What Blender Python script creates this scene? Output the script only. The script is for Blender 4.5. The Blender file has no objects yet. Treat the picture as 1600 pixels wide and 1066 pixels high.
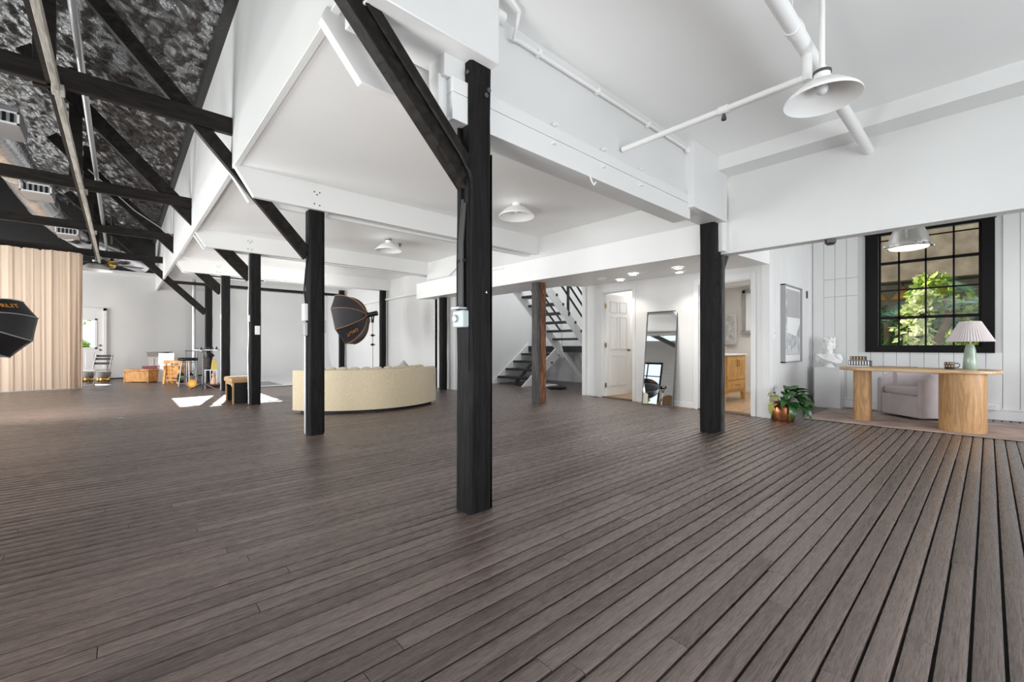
import bpy, bmesh, math, random
import numpy as np
from math import sin, cos, pi, radians, sqrt, atan2
from mathutils import Vector, Matrix, noise as mnoise
random.seed(7); rng = np.random.default_rng(7)
SC = bpy.context.scene
C = SC.collection

# ------------------------------------------------------------------ camera, world, sun, area lights, exposure
cam_d = bpy.data.cameras.new('camera'); cam = bpy.data.objects.new('camera', cam_d); C.objects.link(cam)
cam_d.sensor_width = 36; cam_d.lens = 675/1600*36; cam_d.shift_y = 9/1600; cam_d.clip_start = .05; cam_d.clip_end = 400
ANG = math.atan(745/675)
FWD = Vector((cos(ANG), sin(ANG), 0)); RGT = Vector((sin(ANG), -cos(ANG), 0))
cam.matrix_world = Matrix(((RGT.x, 0, -FWD.x, 0), (RGT.y, 0, -FWD.y, 0), (0, 1, 0, 1.05), (0, 0, 0, 1)))
SC.camera = cam
SC.view_settings.view_transform = 'Standard'; SC.view_settings.look = 'None'
SC.view_settings.gamma = 1; SC.view_settings.use_curve_mapping = False
SC.view_settings.exposure = 0.12
SC.cycles.max_bounces = 10; SC.cycles.diffuse_bounces = 6; SC.cycles.sample_clamp_indirect = 6
SC.cycles.caustics_reflective = False; SC.cycles.caustics_refractive = False

wd = bpy.data.worlds.new('world'); SC.world = wd; wd.use_nodes = True
bg = wd.node_tree.nodes['Background']; bg.inputs[0].default_value = (.78, .89, 1, 1); bg.inputs[1].default_value = 1.25

sun_d = bpy.data.lights.new('sun', 'SUN'); sun = bpy.data.objects.new('sun', sun_d); C.objects.link(sun)
sun_d.energy = 9; sun_d.angle = .009; sun_d.color = (1, .95, .86)
sdir = Vector((-.25*.78, -.97*.78, -.62)).normalized()
sun.rotation_euler = sdir.to_track_quat('-Z', 'Y').to_euler()

def area(name, loc, to, sx, sy, power, col=(1, 1, 1), spread=180):
    d = bpy.data.lights.new(name, 'AREA'); d.shape = 'RECTANGLE'; d.size = sx; d.size_y = sy; d.energy = power; d.color = col
    d.spread = radians(spread)
    o = bpy.data.objects.new(name, d); C.objects.link(o); o.location = loc
    o.rotation_euler = (Vector(to)-Vector(loc)).to_track_quat('-Z', 'Z').to_euler()
    return o
def point(name, loc, power, col=(1, 1, 1), r=.1):
    d = bpy.data.lights.new(name, 'POINT'); d.energy = power; d.color = col; d.shadow_soft_size = r
    o = bpy.data.objects.new(name, d); C.objects.link(o); o.location = loc; return o
DAY = (.96, .98, 1)
# daylight through the big openings of the unseen sides of the hall, plus added fill lamps
area('daylight_side_near', (-4.7, 1.5, 1.1), (0, 2.5, 3.6), 4.5, 1.6, 190, DAY)
area('daylight_side_middle', (-4.7, 6.8, 1.1), (0, 6.8, 3.6), 4.2, 1.6, 430, DAY)
area('daylight_side_far', (-4.7, 13.0, 1.1), (0, 13, 3.4), 4.5, 1.6, 520, DAY)
area('side_end_fill', (-4.7, 17.2, 1.7), (0, 17.6, 2.0), 2.4, 2.2, 290, DAY)  # lamp added past the curtain to brighten the far wall
area('daylight_behind', (1.5, -3.3, .8), (2.2, .6, 3.6), 5.5, 1.4, 175, DAY)
area('alcove_fill', (7.0, -3.3, 1.5), (7.9, 3, 1.5), 2.4, 2.2, 42, DAY, 90)  # unseen lamp added beyond the alcove to brighten its boarded wall
area('bay_fill_lamp', (-.6, 1.9, .5), (3.0, 4.6, 3.0), 1.0, 1.0, 30, (1, .985, .96), 110)  # unseen fill lamp added to brighten the near ceiling bays
area('bay_fill_lamp_far', (-1.45, 6.0, .45), (3.2, 8.2, 3.0), 1.0, 1.0, 26, (1, .985, .96), 100)  # second unseen fill, added for the farther bay ceilings

# ------------------------------------------------------------------ mesh helpers
ORG = {}
class MB:
    def __init__(s): s.v = []; s.f = []
    def add(s, vs, fs):
        o = len(s.v); s.v += [tuple(v) for v in vs]; s.f += [tuple(i+o for i in f) for f in fs]; return s
    def box(s, x0, x1, y0, y1, z0, z1):
        return s.add([(x0,y0,z0),(x1,y0,z0),(x1,y1,z0),(x0,y1,z0),(x0,y0,z1),(x1,y0,z1),(x1,y1,z1),(x0,y1,z1)],
                     [(0,3,2,1),(4,5,6,7),(0,1,5,4),(1,2,6,5),(2,3,7,6),(3,0,4,7)])
    def fbox(s, fr, s0, s1, o0, o1, z0, z1):        # box in a wall's own frame (origin, along, out)
        A, d, n = fr
        def q(a, b, z): return (A[0]+d[0]*a+n[0]*b, A[1]+d[1]*a+n[1]*b, z)
        return s.add([q(s0,o0,z0),q(s1,o0,z0),q(s1,o1,z0),q(s0,o1,z0),q(s0,o0,z1),q(s1,o0,z1),q(s1,o1,z1),q(s0,o1,z1)],
                     [(0,3,2,1),(4,5,6,7),(0,1,5,4),(1,2,6,5),(2,3,7,6),(3,0,4,7)])
    def bar(s, p, q, w, h, up=(0,0,1)):
        p = Vector(p); q = Vector(q); d = (q-p).normalized(); u = Vector(up)
        if abs(d.dot(u)) > .99: u = Vector((1,0,0))
        r = d.cross(u).normalized()*w/2; u = r.cross(d).normalized()*h/2
        return s.add([p-r-u,p+r-u,p+r+u,p-r+u,q-r-u,q+r-u,q+r+u,q-r+u],
                     [(0,1,2,3),(7,6,5,4),(0,4,5,1),(1,5,6,2),(2,6,7,3),(3,7,4,0)])
    def tube(s, pts, r, n=10, caps=True):
        pts = [Vector(p) for p in pts]; m = len(pts); rr = r if isinstance(r, (list, tuple)) else [r]*m
        u = None; vs = []; fs = []
        for i in range(m):
            d = (pts[min(i+1,m-1)]-pts[max(i-1,0)]).normalized()
            if u is None:
                u = Vector((0,0,1)) if abs(d.z) < .9 else Vector((1,0,0))
            u = (u-d*u.dot(d)).normalized(); w = d.cross(u)
            for k in range(n):
                a = 2*pi*k/n; vs.append(pts[i]+(u*cos(a)+w*sin(a))*rr[i])
        for i in range(m-1):
            for k in range(n):
                a = i*n+k; b = i*n+(k+1)%n; fs.append((a,b,b+n,a+n))
        if caps: fs += [tuple(range(n-1,-1,-1)), tuple((m-1)*n+k for k in range(n))]
        return s.add(vs, fs)
    def lathe(s, prof, c=(0,0,0), n=24, axis=(0,0,1)):
        ax = Vector(axis).normalized(); u = Vector((1,0,0)) if abs(ax.x) < .9 else Vector((0,1,0))
        u = (u-ax*u.dot(ax)).normalized(); w = ax.cross(u); c = Vector(c); vs = []; fs = []; m = len(prof)
        for r, z in prof:
            for k in range(n):
                a = 2*pi*k/n; vs.append(c+ax*z+(u*cos(a)+w*sin(a))*max(r,1e-4))
        for i in range(m-1):
            for k in range(n):
                a = i*n+k; b = i*n+(k+1)%n; fs.append((a,b,b+n,a+n))
        return s.add(vs, fs)
    def disc(s, c, r, n=24, axis=(0,0,1), t=.004):
        return s.lathe([(0,0),(r,0),(r,t),(0,t)], c, n, axis)
    def prism(s, poly, t0, t1, plane='xy'):
        f = {'xy': lambda a,b,t: (a,b,t), 'xz': lambda a,b,t: (a,t,b), 'yz': lambda a,b,t: (t,a,b)}[plane]
        n = len(poly); vs = [f(a,b,t0) for a,b in poly]+[f(a,b,t1) for a,b in poly]
        return s.add(vs, [tuple(range(n-1,-1,-1)), tuple(range(n,2*n))]+[(i,(i+1)%n,(i+1)%n+n,i+n) for i in range(n)])
    def grid(s, fn, nu, nv):
        vs = [fn(i/nu, j/nv) for i in range(nu+1) for j in range(nv+1)]
        fs = [(i*(nv+1)+j,(i+1)*(nv+1)+j,(i+1)*(nv+1)+j+1,i*(nv+1)+j+1) for i in range(nu) for j in range(nv)]
        return s.add(vs, fs)
    def ball(s, c, r, sc=(1,1,1), n=12, m=8):
        vs = []; fs = []
        for i in range(m+1):
            t = pi*i/m
            for k in range(n):
                a = 2*pi*k/n; vs.append((c[0]+r*sc[0]*max(sin(t),1e-3)*cos(a), c[1]+r*sc[1]*max(sin(t),1e-3)*sin(a), c[2]-r*sc[2]*cos(t)))
        for i in range(m):
            for k in range(n):
                a = i*n+k; b = i*n+(k+1)%n; fs.append((a,b,b+n,a+n))
        return s.add(vs, fs)
    def arc(s, c, r0, r1, z0, z1, a0, a1, n=24, rd=0, crown=0):   # swept ring sector with rounded edges
        rm = (r0+r1)/2; hw = (r1-r0)/2
        if rd: prof = [(r0,z0),(r0,z1-rd),(r0+rd*.3,z1-rd*.3),(r0+rd,z1),(rm,z1+crown),(r1-rd,z1),(r1-rd*.3,z1-rd*.3),(r1,z1-rd),(r1,z0)]
        else: prof = [(r0,z0),(r0,z1),(rm,z1+crown),(r1,z1),(r1,z0)]
        m = len(prof); vs = []; fs = []
        for i in range(n+1):
            a = a0+(a1-a0)*i/n
            for r, z in prof: vs.append((c[0]+r*cos(a), c[1]+r*sin(a), z))
        for i in range(n):
            for k in range(m):
                fs.append((i*m+k, i*m+(k+1)%m, (i+1)*m+(k+1)%m, (i+1)*m+k))
        fs += [tuple(range(m)), tuple(n*m+k for k in range(m-1,-1,-1))]
        return s.add(vs, fs)
    def build(s, name, mat, parent=None, smooth=True, bevel=0, seg=2, fix=True, ang=38, label=None):
        me = bpy.data.meshes.new(name)
        vs = s.v
        if parent is not None:
            o = ORG.get(parent.name, (0,0,0)); vs = [(a-o[0], b-o[1], c-o[2]) for a,b,c in vs]; base = o
        else:
            xs, ys, zs = zip(*vs)
            base = ((min(xs)+max(xs))/2, (min(ys)+max(ys))/2, min(zs))
            vs = [(a-base[0], b-base[1], c-base[2]) for a,b,c in vs]
        me.from_pydata(vs, [], s.f)
        if fix:
            bm = bmesh.new(); bm.from_mesh(me); bmesh.ops.recalc_face_normals(bm, faces=bm.faces); bm.to_mesh(me); bm.free()
        if smooth:
            me.polygons.foreach_set('use_smooth', [True]*len(me.polygons)); me.set_sharp_from_angle(angle=radians(ang))
        me.materials.append(mat)
        ob = bpy.data.objects.new(name, me); C.objects.link(ob)
        if parent is not None: ob.parent = parent
        else: ob.location = base
        ORG[ob.name] = base
        if bevel:
            b = ob.modifiers.new('edge', 'BEVEL'); b.width = bevel; b.segments = seg; b.limit_method = 'ANGLE'
        if label: ob['label'] = label
        return ob
def tag(o, label, cat, group=None, kind=None):
    o['label'] = label; o['category'] = cat
    if group: o['group'] = group
    if kind: o['kind'] = kind
    return o
def thing(name, label, cat, loc=(0,0,0), group=None):
    o = bpy.data.objects.new(name, None); C.objects.link(o); o.location = loc; o.empty_display_size = .1
    ORG[o.name] = tuple(loc)
    return tag(o, label, cat, group)
def struct(mb, name, mat, **k):
    o = mb.build(name, mat, **k); o['kind'] = 'structure'; return o
def dup(root, loc, label=None, rz=None):
    r = root.copy(); C.objects.link(r); r.location = loc
    if rz is not None: r.rotation_euler = (0,0,rz)
    if label: r['label'] = label
    for ch in list(root.children):
        c = ch.copy(); C.objects.link(c); c.parent = r
        for g in ch.children:
            d = g.copy(); C.objects.link(d); d.parent = c
    return r
def text(s, name, mat, parent, size, mtx, extrude=.001, cw=True):
    cu = bpy.data.curves.new(name, 'FONT'); cu.body = s; cu.size = size; cu.extrude = extrude; cu.align_x = 'CENTER'; cu.align_y = 'CENTER'
    cu.materials.append(mat); o = bpy.data.objects.new(name, cu); C.objects.link(o)
    me = bpy.data.meshes.new_from_object(o.evaluated_get(bpy.context.evaluated_depsgraph_get())); bpy.data.objects.remove(o)
    if not me.materials: me.materials.append(mat)
    o = bpy.data.objects.new(name, me); C.objects.link(o); o.parent = parent; o.matrix_local = mtx; o['kind'] = 'stuff'
    return o
def empties(p, q, n): return [tuple(p[i]+(q[i]-p[i])*t/n for i in range(3)) for t in range(n+1)]

# ------------------------------------------------------------------ materials
def mat(name, col, rough=.5, metal=0., var=0., vscale=4., bump=0., bscale=30., stretch=(1,1,1), emit=0., ecol=None, trans=0., sheen=0., coord='Object', spec=.5, ior=1.5, rvar=0.):
    m = bpy.data.materials.new(name); m.use_nodes = True; nt = m.node_tree; N = nt.nodes; L = nt.links
    b = N['Principled BSDF']; b.inputs['Base Color'].default_value = (*col, 1); b.inputs['Roughness'].default_value = rough
    b.inputs['Metallic'].default_value = metal; b.inputs['IOR'].default_value = ior; b.inputs['Specular IOR Level'].default_value = spec
    if trans: b.inputs['Transmission Weight'].default_value = trans
    if sheen: b.inputs['Sheen Weight'].default_value = sheen
    if emit: b.inputs['Emission Color'].default_value = (*(ecol or col), 1); b.inputs['Emission Strength'].default_value = emit
    if var or bump or rvar:
        tc = N.new('ShaderNodeTexCoord'); mp = N.new('ShaderNodeMapping'); mp.inputs['Scale'].default_value = stretch
        L.new(tc.outputs[coord], mp.inputs['Vector'])
        oi = N.new('ShaderNodeObjectInfo'); ad = N.new('ShaderNodeVectorMath'); ad.operation = 'MULTIPLY_ADD'
        ad.inputs[1].default_value = (17, 31, 23); L.new(oi.outputs['Random'], ad.inputs[0]); L.new(mp.outputs[0], ad.inputs[2])
        if var:
            n = N.new('ShaderNodeTexNoise'); n.inputs['Scale'].default_value = vscale; n.inputs['Detail'].default_value = 6
            L.new(ad.outputs[0], n.inputs['Vector'])
            r = N.new('ShaderNodeValToRGB'); r.color_ramp.elements[0].position = .3; r.color_ramp.elements[1].position = .7
            r.color_ramp.elements[0].color = (*[c*(1-var) for c in col], 1); r.color_ramp.elements[1].color = (*[min(1, c*(1+var)) for c in col], 1)
            L.new(n.outputs['Fac'], r.inputs[0]); L.new(r.outputs[0], b.inputs['Base Color'])
        if rvar:
            n3 = N.new('ShaderNodeTexNoise'); n3.inputs['Scale'].default_value = vscale*2; L.new(ad.outputs[0], n3.inputs['Vector'])
            mr = N.new('ShaderNodeMapRange'); mr.inputs[1].default_value = .3; mr.inputs[2].default_value = .7
            mr.inputs[3].default_value = max(0, rough-rvar); mr.inputs[4].default_value = min(1, rough+rvar)
            L.new(n3.outputs['Fac'], mr.inputs[0]); L.new(mr.outputs[0], b.inputs['Roughness'])
        if bump:
            n2 = N.new('ShaderNodeTexNoise'); n2.inputs['Scale'].default_value = bscale; n2.inputs['Detail'].default_value = 5
            L.new(ad.outputs[0], n2.inputs['Vector'])
            bp = N.new('ShaderNodeBump'); bp.inputs['Strength'].default_value = bump; bp.inputs['Distance'].default_value = .01
            L.new(n2.outputs['Fac'], bp.inputs['Height']); L.new(bp.outputs[0], b.inputs['Normal'])
    return m
def wood(name, c0, c1, rough=.45, scale=6., stretch=(1,12,12), bump=.15, ring=.16, bring=None, coord='Object', dist=.6, tone=.12, spec=.5):
    m = bpy.data.materials.new(name); m.use_nodes = True; nt = m.node_tree; N = nt.nodes; L = nt.links; b = N['Principled BSDF']
    b.inputs['Specular IOR Level'].default_value = spec
    tc = N.new('ShaderNodeTexCoord'); oi = N.new('ShaderNodeObjectInfo'); src = tc.outputs[coord] if coord != 'Position' else N.new('ShaderNodeNewGeometry').outputs['Position']
    ad = N.new('ShaderNodeVectorMath'); ad.operation = 'MULTIPLY_ADD'; ad.inputs[1].default_value = (37, 11, 53)
    L.new(oi.outputs['Random'], ad.inputs[0]); L.new(src, ad.inputs[2])
    mp = N.new('ShaderNodeMapping'); mp.inputs['Scale'].default_value = stretch; L.new(ad.outputs[0], mp.inputs['Vector'])
    n1 = N.new('ShaderNodeTexNoise'); n1.inputs['Scale'].default_value = scale*.35; n1.inputs['Detail'].default_value = 2; n1.inputs['Distortion'].default_value = dist
    L.new(mp.outputs[0], n1.inputs['Vector'])
    ml = N.new('ShaderNodeMath'); ml.operation = 'MULTIPLY'; ml.inputs[1].default_value = 26; L.new(n1.outputs['Fac'], ml.inputs[0])
    sn = N.new('ShaderNodeMath'); sn.operation = 'SINE'; L.new(ml.outputs[0], sn.inputs[0])
    n2 = N.new('ShaderNodeTexNoise'); n2.inputs['Scale'].default_value = scale*2; n2.inputs['Detail'].default_value = 7; n2.inputs['Roughness'].default_value = .65
    L.new(mp.outputs[0], n2.inputs['Vector'])
    mx = N.new('ShaderNodeMath'); mx.operation = 'MULTIPLY_ADD'; mx.inputs[1].default_value = ring; L.new(sn.outputs[0], mx.inputs[0]); L.new(n2.outputs['Fac'], mx.inputs[2])
    mt = N.new('ShaderNodeMath'); mt.operation = 'MULTIPLY_ADD'; mt.inputs[1].default_value = tone; mt.inputs[2].default_value = -tone/2; L.new(oi.outputs['Random'], mt.inputs[0])
    sm = N.new('ShaderNodeMath'); sm.operation = 'ADD'; L.new(mx.outputs[0], sm.inputs[0]); L.new(mt.outputs[0], sm.inputs[1])
    r = N.new('ShaderNodeValToRGB'); r.color_ramp.elements[0].position = .28; r.color_ramp.elements[1].position = .72
    r.color_ramp.elements[0].color = (*c0, 1); r.color_ramp.elements[1].color = (*c1, 1)
    L.new(sm.outputs[0], r.inputs[0]); L.new(r.outputs[0], b.inputs['Base Color'])
    mr = N.new('ShaderNodeMapRange'); mr.inputs[1].default_value = .3; mr.inputs[2].default_value = .7; mr.inputs[3].default_value = rough-.08; mr.inputs[4].default_value = rough+.1
    L.new(n2.outputs['Fac'], mr.inputs[0]); L.new(mr.outputs[0], b.inputs['Roughness'])
    bp = N.new('ShaderNodeBump'); bp.inputs['Strength'].default_value = bump; bp.inputs['Distance'].default_value = .006
    hx_ = mx
    if bring:
        hx_ = N.new('ShaderNodeMath'); hx_.operation = 'MULTIPLY_ADD'; hx_.inputs[1].default_value = bring; L.new(sn.outputs[0], hx_.inputs[0]); L.new(n2.outputs['Fac'], hx_.inputs[2])
    L.new(hx_.outputs[0], bp.inputs['Height']); L.new(bp.outputs[0], b.inputs['Normal'])
    return m

WHITE = mat('white_wall_paint', (.71, .71, .705), .45, var=.02, vscale=1.5, bump=.04, bscale=14)
CEIL = mat('white_ceiling_paint', (.89, .89, .885), .4, var=.02, vscale=1, bump=.02, bscale=8)
TRIMW = mat('white_trim_paint', (.76, .76, .755), .4, bump=.03, bscale=25)
BLACKP = wood('black_painted_timber', (.0035, .0033, .0034), (.012, .011, .0115), .58, 5, (10, 10, .8), .5, tone=.1, spec=.16)
BRACEM = wood('black_stained_brace', (.006, .005, .0045), (.018, .015, .013), .5, 5, (3, 3, 3), .4, spec=.16)
CHORDM = wood('black_brown_plank', (.008, .006, .005), (.018, .0145, .0125), .45, 5, (.8, 8, 8), .2, spec=.2)
GREYWOOD = wood('weathered_grey_timber', (.022, .021, .020), (.085, .083, .078), .6, 5, (10, 10, .8), .5)
BROWNWOOD = wood('bare_brown_timber', (.035, .012, .006), (.30, .115, .045), .6, 5, (9, 9, .9), .9)
PALEWOOD = wood('pale_raw_lumber', (.30, .27, .23), (.52, .48, .43), .6, 5, (9, .8, 9), .2)
PLANK = wood('brown_grey_floor_paint', (.082, .059, .051), (.205, .152, .130), .27, 9, (.7, 17, 17), .26, coord='Position', dist=1.3, tone=.30, ring=.10, bring=.34, spec=.8)
SUBFLOOR = mat('floor_gap_dark', (.008, .006, .005), .8)
DARKTREAD = mat('black_stair_tread', (.015, .014, .015), .5, bump=.1)
FOAM = mat('black_spray_foam', (.024, .022, .021), .27, var=.3, vscale=10, bump=.18, bscale=40, spec=.7)
FOAM.node_tree.nodes['Bump'].inputs['Distance'].default_value = .07
DARKWALL = mat('black_gable_paint', (.012, .011, .011), .5, bump=.4, bscale=20)
FOIL = mat('crinkled_foil', (.78, .79, .82), .2, 1, var=.1, vscale=5, bump=.9, bscale=16)
FOILTAN = mat('tan_metal', (.55, .50, .42), .35, .8)  # tan metal of the duct joint bands
GALV = mat('galvanised_grey', (.42, .42, .43), .4, .7, bump=.08)
CHROME = mat('chrome', (.75, .75, .76), .12, 1)
STEELD = mat('dark_steel', (.12, .12, .125), .35, .8)
BLACKPL = mat('black_plastic', (.007, .007, .0075), .45, spec=.25)
BLACKFAB = mat('black_nylon', (.010, .010, .013), .45, bump=.15, bscale=60)
NAVYFAB = mat('dark_grey_nylon', (.035, .034, .042), .5, bump=.12, bscale=40)
ORANGE = mat('orange_print', (.75, .30, .05), .6)
ORANGEW = wood('orange_pine', (.50, .20, .035), (.78, .38, .09), .45, 5, (2, 2, 2), .08)
OAK = wood('honey_oak', (.40, .21, .085), (.58, .34, .15), .42, 5, (8, 8, .9), .05)
OAKTOP = wood('honey_oak_top_glare', (.46, .29, .15), (.64, .43, .24), .32, 5, (8, .8, 8), .05)  # paler oak for the desk top, its glare put into the colour
PINE = wood('golden_pine', (.55, .30, .08), (.74, .45, .16), .42, 5, (6, 6, .9), .06)
TANFLOOR = wood('tan_floorboard', (.30, .19, .10), (.52, .36, .22), .35, 5, (1, 9, 9), .1, coord='Position')
BOUCLE = mat('cream_boucle', (.62, .52, .36), .9, var=.12, vscale=60, bump=.5, bscale=130, sheen=.3)
GREYFAB = mat('grey_cushion', (.45, .45, .45), .9, bump=.2, bscale=90)
PINKFAB = mat('taupe_upholstery', (.50, .44, .44), .85, var=.06, vscale=9, bump=.15, bscale=110, sheen=.25)
TANFAB = mat('tan_leather', (.42, .25, .12), .5, var=.1, bump=.1)
RUGM = mat('faded_pink_rug', (.40, .31, .27), .95, var=.28, vscale=3.5, bump=.4, bscale=120)
GREENCER = mat('sage_ceramic', (.30, .38, .30), .18, var=.25, vscale=5)
SHADEM = mat('pleated_linen_shade', (.60, .54, .54), .8)
COPPER = mat('brown_copper', (.22, .085, .035), .25, .85, var=.45, vscale=7, rvar=.1, stretch=(1,1,.3))
LEAFM = mat('dark_leaf', (.018, .075, .014), .32, var=.55, vscale=7)
LEAFY = mat('yellowing_leaf', (.26, .27, .045), .4, var=.45, vscale=6)
SOIL = mat('potting_soil', (.03, .02, .015), .9)
PLASTER = mat('white_plaster', (.86, .86, .85), .5)
PEDM = mat('pedestal_paint', (.74, .74, .745), .5)
MIRROR = mat('mirror_glass', (.86, .88, .88), .01, 1)
BRASS = mat('aged_brass', (.30, .22, .10), .35, 1)
BOXGREY = mat('pale_grey_enamel', (.42, .48, .48), .45)
MARBLE = mat('white_vanity_top', (.85, .85, .84), .2)
MAROON = mat('maroon_fabric', (.23, .04, .075), .7, bump=.1)
GREYBOX = mat('grey_washed_wood', (.40, .36, .33), .6, var=.2, vscale=20, stretch=(4,4,.4))
BROWNTOP = mat('brown_grey_lid', (.16, .13, .11), .6)
YELLOW = mat('yellow_plastic', (.70, .55, .12), .5, var=.15)
PEACH = mat('peach_plastic', (.72, .45, .30), .5)
LAVEND = mat('clear_blue_plastic', (.55, .58, .75), .3)
WICKER = mat('brown_wicker', (.33, .19, .10), .6, var=.4, vscale=30, bump=.6, bscale=60)
RATTAN = mat('rattan_frame', (.45, .28, .15), .5)
MUSTARD = mat('mustard_fabric', (.40, .30, .08), .8)
NAVYTILE = mat('navy_tray', (.03, .045, .09), .4)
WHITEPL = mat('white_plastic', (.80, .80, .80), .4)
STICKER = mat('tan_print', (.50, .38, .22), .7)
BULB = mat('lamp_diffuser', (1, .93, .84), .4, emit=1.0, ecol=(1, .86, .70))
LED = mat('led_lamp', (1, 1, 1), .4, emit=14, ecol=(1, .97, .92))
LAMPW = mat('white_enamel', (.84, .84, .83), .3)
NICKEL = mat('brushed_nickel', (.50, .49, .46), .3, .9)
STONEW = mat('rough_tan_plaster', (.36, .27, .18), .9, var=.35, vscale=3.5, bump=.6, bscale=14)
BARK = mat('tree_bark', (.22, .14, .09), .9, var=.35, bump=.7, bscale=20)
GROUND = mat('garden_ground', (.20, .22, .12), .95, var=.4)
FENCE = mat('grey_blue_fence', (.35, .36, .42), .7)
def leafmat(name, c0, c1):
    m = bpy.data.materials.new(name); m.use_nodes = True; nt = m.node_tree; N = nt.nodes; L = nt.links; b = N['Principled BSDF']
    g = N.new('ShaderNodeNewGeometry'); r = N.new('ShaderNodeValToRGB')
    r.color_ramp.elements[0].color = (*c0, 1); r.color_ramp.elements[1].color = (*c1, 1)
    L.new(g.outputs['Random Per Island'], r.inputs[0]); L.new(r.outputs[0], b.inputs['Base Color']); b.inputs['Roughness'].default_value = .45
    t = N.new('ShaderNodeBsdfTranslucent'); L.new(r.outputs[0], t.inputs[0]); mx = N.new('ShaderNodeMixShader'); mx.inputs[0].default_value = .45
    L.new(b.outputs[0], mx.inputs[1]); L.new(t.outputs[0], mx.inputs[2]); L.new(mx.outputs[0], N['Material Output'].inputs[0])
    return m
LF1 = leafmat('bright_green_leaves', (.05, .17, .02), (.60, .72, .12))
LF2 = leafmat('deep_green_leaves', (.02, .12, .04), (.16, .36, .10))
LF3 = leafmat('pale_yellow_leaves', (.25, .34, .06), (.95, .95, .62))
LF4 = leafmat('blue_green_fronds', (.05, .17, .10), (.34, .50, .36))
def curtmat():
    m = bpy.data.materials.new('blush_curtain'); m.use_nodes = True; nt = m.node_tree; N = nt.nodes; L = nt.links; b = N['Principled BSDF']
    b.inputs['Base Color'].default_value = (.64, .51, .40, 1); b.inputs['Roughness'].default_value = .85
    t = N.new('ShaderNodeBsdfTranslucent'); t.inputs[0].default_value = (.70, .56, .44, 1)
    mx = N.new('ShaderNodeMixShader'); mx.inputs[0].default_value = .4
    L.new(b.outputs[0], mx.inputs[1]); L.new(t.outputs[0], mx.inputs[2]); L.new(mx.outputs[0], N['Material Output'].inputs[0]); return m
CURTAIN = curtmat()
def glassmat():
    m = bpy.data.materials.new('window_glass'); m.use_nodes = True; nt = m.node_tree; N = nt.nodes; L = nt.links
    t = N.new('ShaderNodeBsdfTransparent'); g = N.new('ShaderNodeBsdfGlossy'); g.inputs['Roughness'].default_value = .02
    f = N.new('ShaderNodeFresnel'); f.inputs[0].default_value = 1.18; mx = N.new('ShaderNodeMixShader')
    L.new(f.outputs[0], mx.inputs[0]); L.new(t.outputs[0], mx.inputs[1]); L.new(g.outputs[0], mx.inputs[2]); L.new(mx.outputs[0], N['Material Output'].inputs[0]); return m
GLASS = glassmat()
def printmat(name, light, dark, scale=5.):
    return mat(name, tuple((a+b)/2 for a, b in zip(light, dark)), .6, var=.35, vscale=scale)
PRINT1 = printmat('grey_photo_print', (.62, .62, .63), (.30, .31, .32), 9)
PRINTG = mat('flat_grey_print', (.40, .40, .40), .6)
PRINTW = mat('white_print_paper', (.78, .78, .78), .6)

# ================================================================== SETTING
# ---- floor: boards run along X; the 300 that show largest are objects, the rest one mesh
PW = .0826
floor = struct(MB().box(-5, 9.45, -3.6, 19.1, -.06, -.024), 'floor', SUBFLOOR)
fo = ORG[floor.name]
def plank_mesh(name, w, L):
    xs = [(-w/2+.0008, -.022), (-w/2+.001, -.0052), (-w*.44, -.0026), (-w*.2, -.0003), (w*.2, .0001), (w*.44, -.0020), (w/2-.001, -.0048), (w/2-.0008, -.022)]
    vs = []; fs = []
    for x in (-.5, .5):
        for y, z in xs: vs.append((x*L, y, z))
    n = len(xs)
    for k in range(n-1): fs.append((k, k+1, n+k+1, n+k))
    fs += [tuple(range(n)), tuple(range(2*n-1, n-1, -1))]
    me = bpy.data.meshes.new(name); me.from_pydata(vs, [], fs)
    bm = bmesh.new(); bm.from_mesh(me); bmesh.ops.recalc_face_normals(bm, faces=bm.faces); bm.to_mesh(me); bm.free()
    me.polygons.foreach_set('use_smooth', [True]*len(me.polygons)); me.set_sharp_from_angle(angle=radians(50)); me.materials.append(PLANK); return me
LENS = [.9, 1.35, 1.8, 2.3, 2.9, 3.6]
GAPS = [.004, .0058, .0085]
PM = {(l, g): plank_mesh('plank', PW-GAPS[g], LENS[l]-.0025) for l in range(6) for g in range(3)}
pl = []
row = 0; y = -.66
while y < 18.98:
    x0 = max(-4.9, -.24*max(y, 0)-.7) + random.uniform(-1.2, 0)
    xe = 9.32 if y < 2.2 else (7.3 if y < 5.8 else (10.05 if y < 9.5 else 6.2))
    if y < 0: x0 = max(x0, -y*1.5)
    while x0 < xe:
        l = random.choice([0, 1, 2, 2, 3, 3, 4, 4, 5, 5]); L_ = LENS[l]
        cx = x0+L_/2; d = .6717*cx+.7408*y
        n_ = min(max(d, .55), 30)
        g = random.choice([0, 0, 1, 1, 2]) if y > 1.2 else random.choice([0, 1, 2, 2])
        u = (cx*.7408-y*.6717)/max(d, .3)
        score = L_*PW/n_**2.6*(1 if abs(u) < 1.35 else .15)
        pl.append((score, cx, y, l, g, random.uniform(-.0012, .0012), random.uniform(-.026, .026), random.uniform(-.0002, .0002)))
        x0 += L_
    y += PW; row += 1
pl.sort(reverse=True)
for k, (sc_, cx, yy, l, g, dz, tx, ty) in enumerate(pl[:295]):
    o = bpy.data.objects.new('plank', PM[(l, g)]); C.objects.link(o); o.parent = floor
    o.location = (cx-fo[0], yy-fo[1], dz-fo[2]); o.rotation_euler = (tx, ty, 0)
mb = MB()
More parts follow.
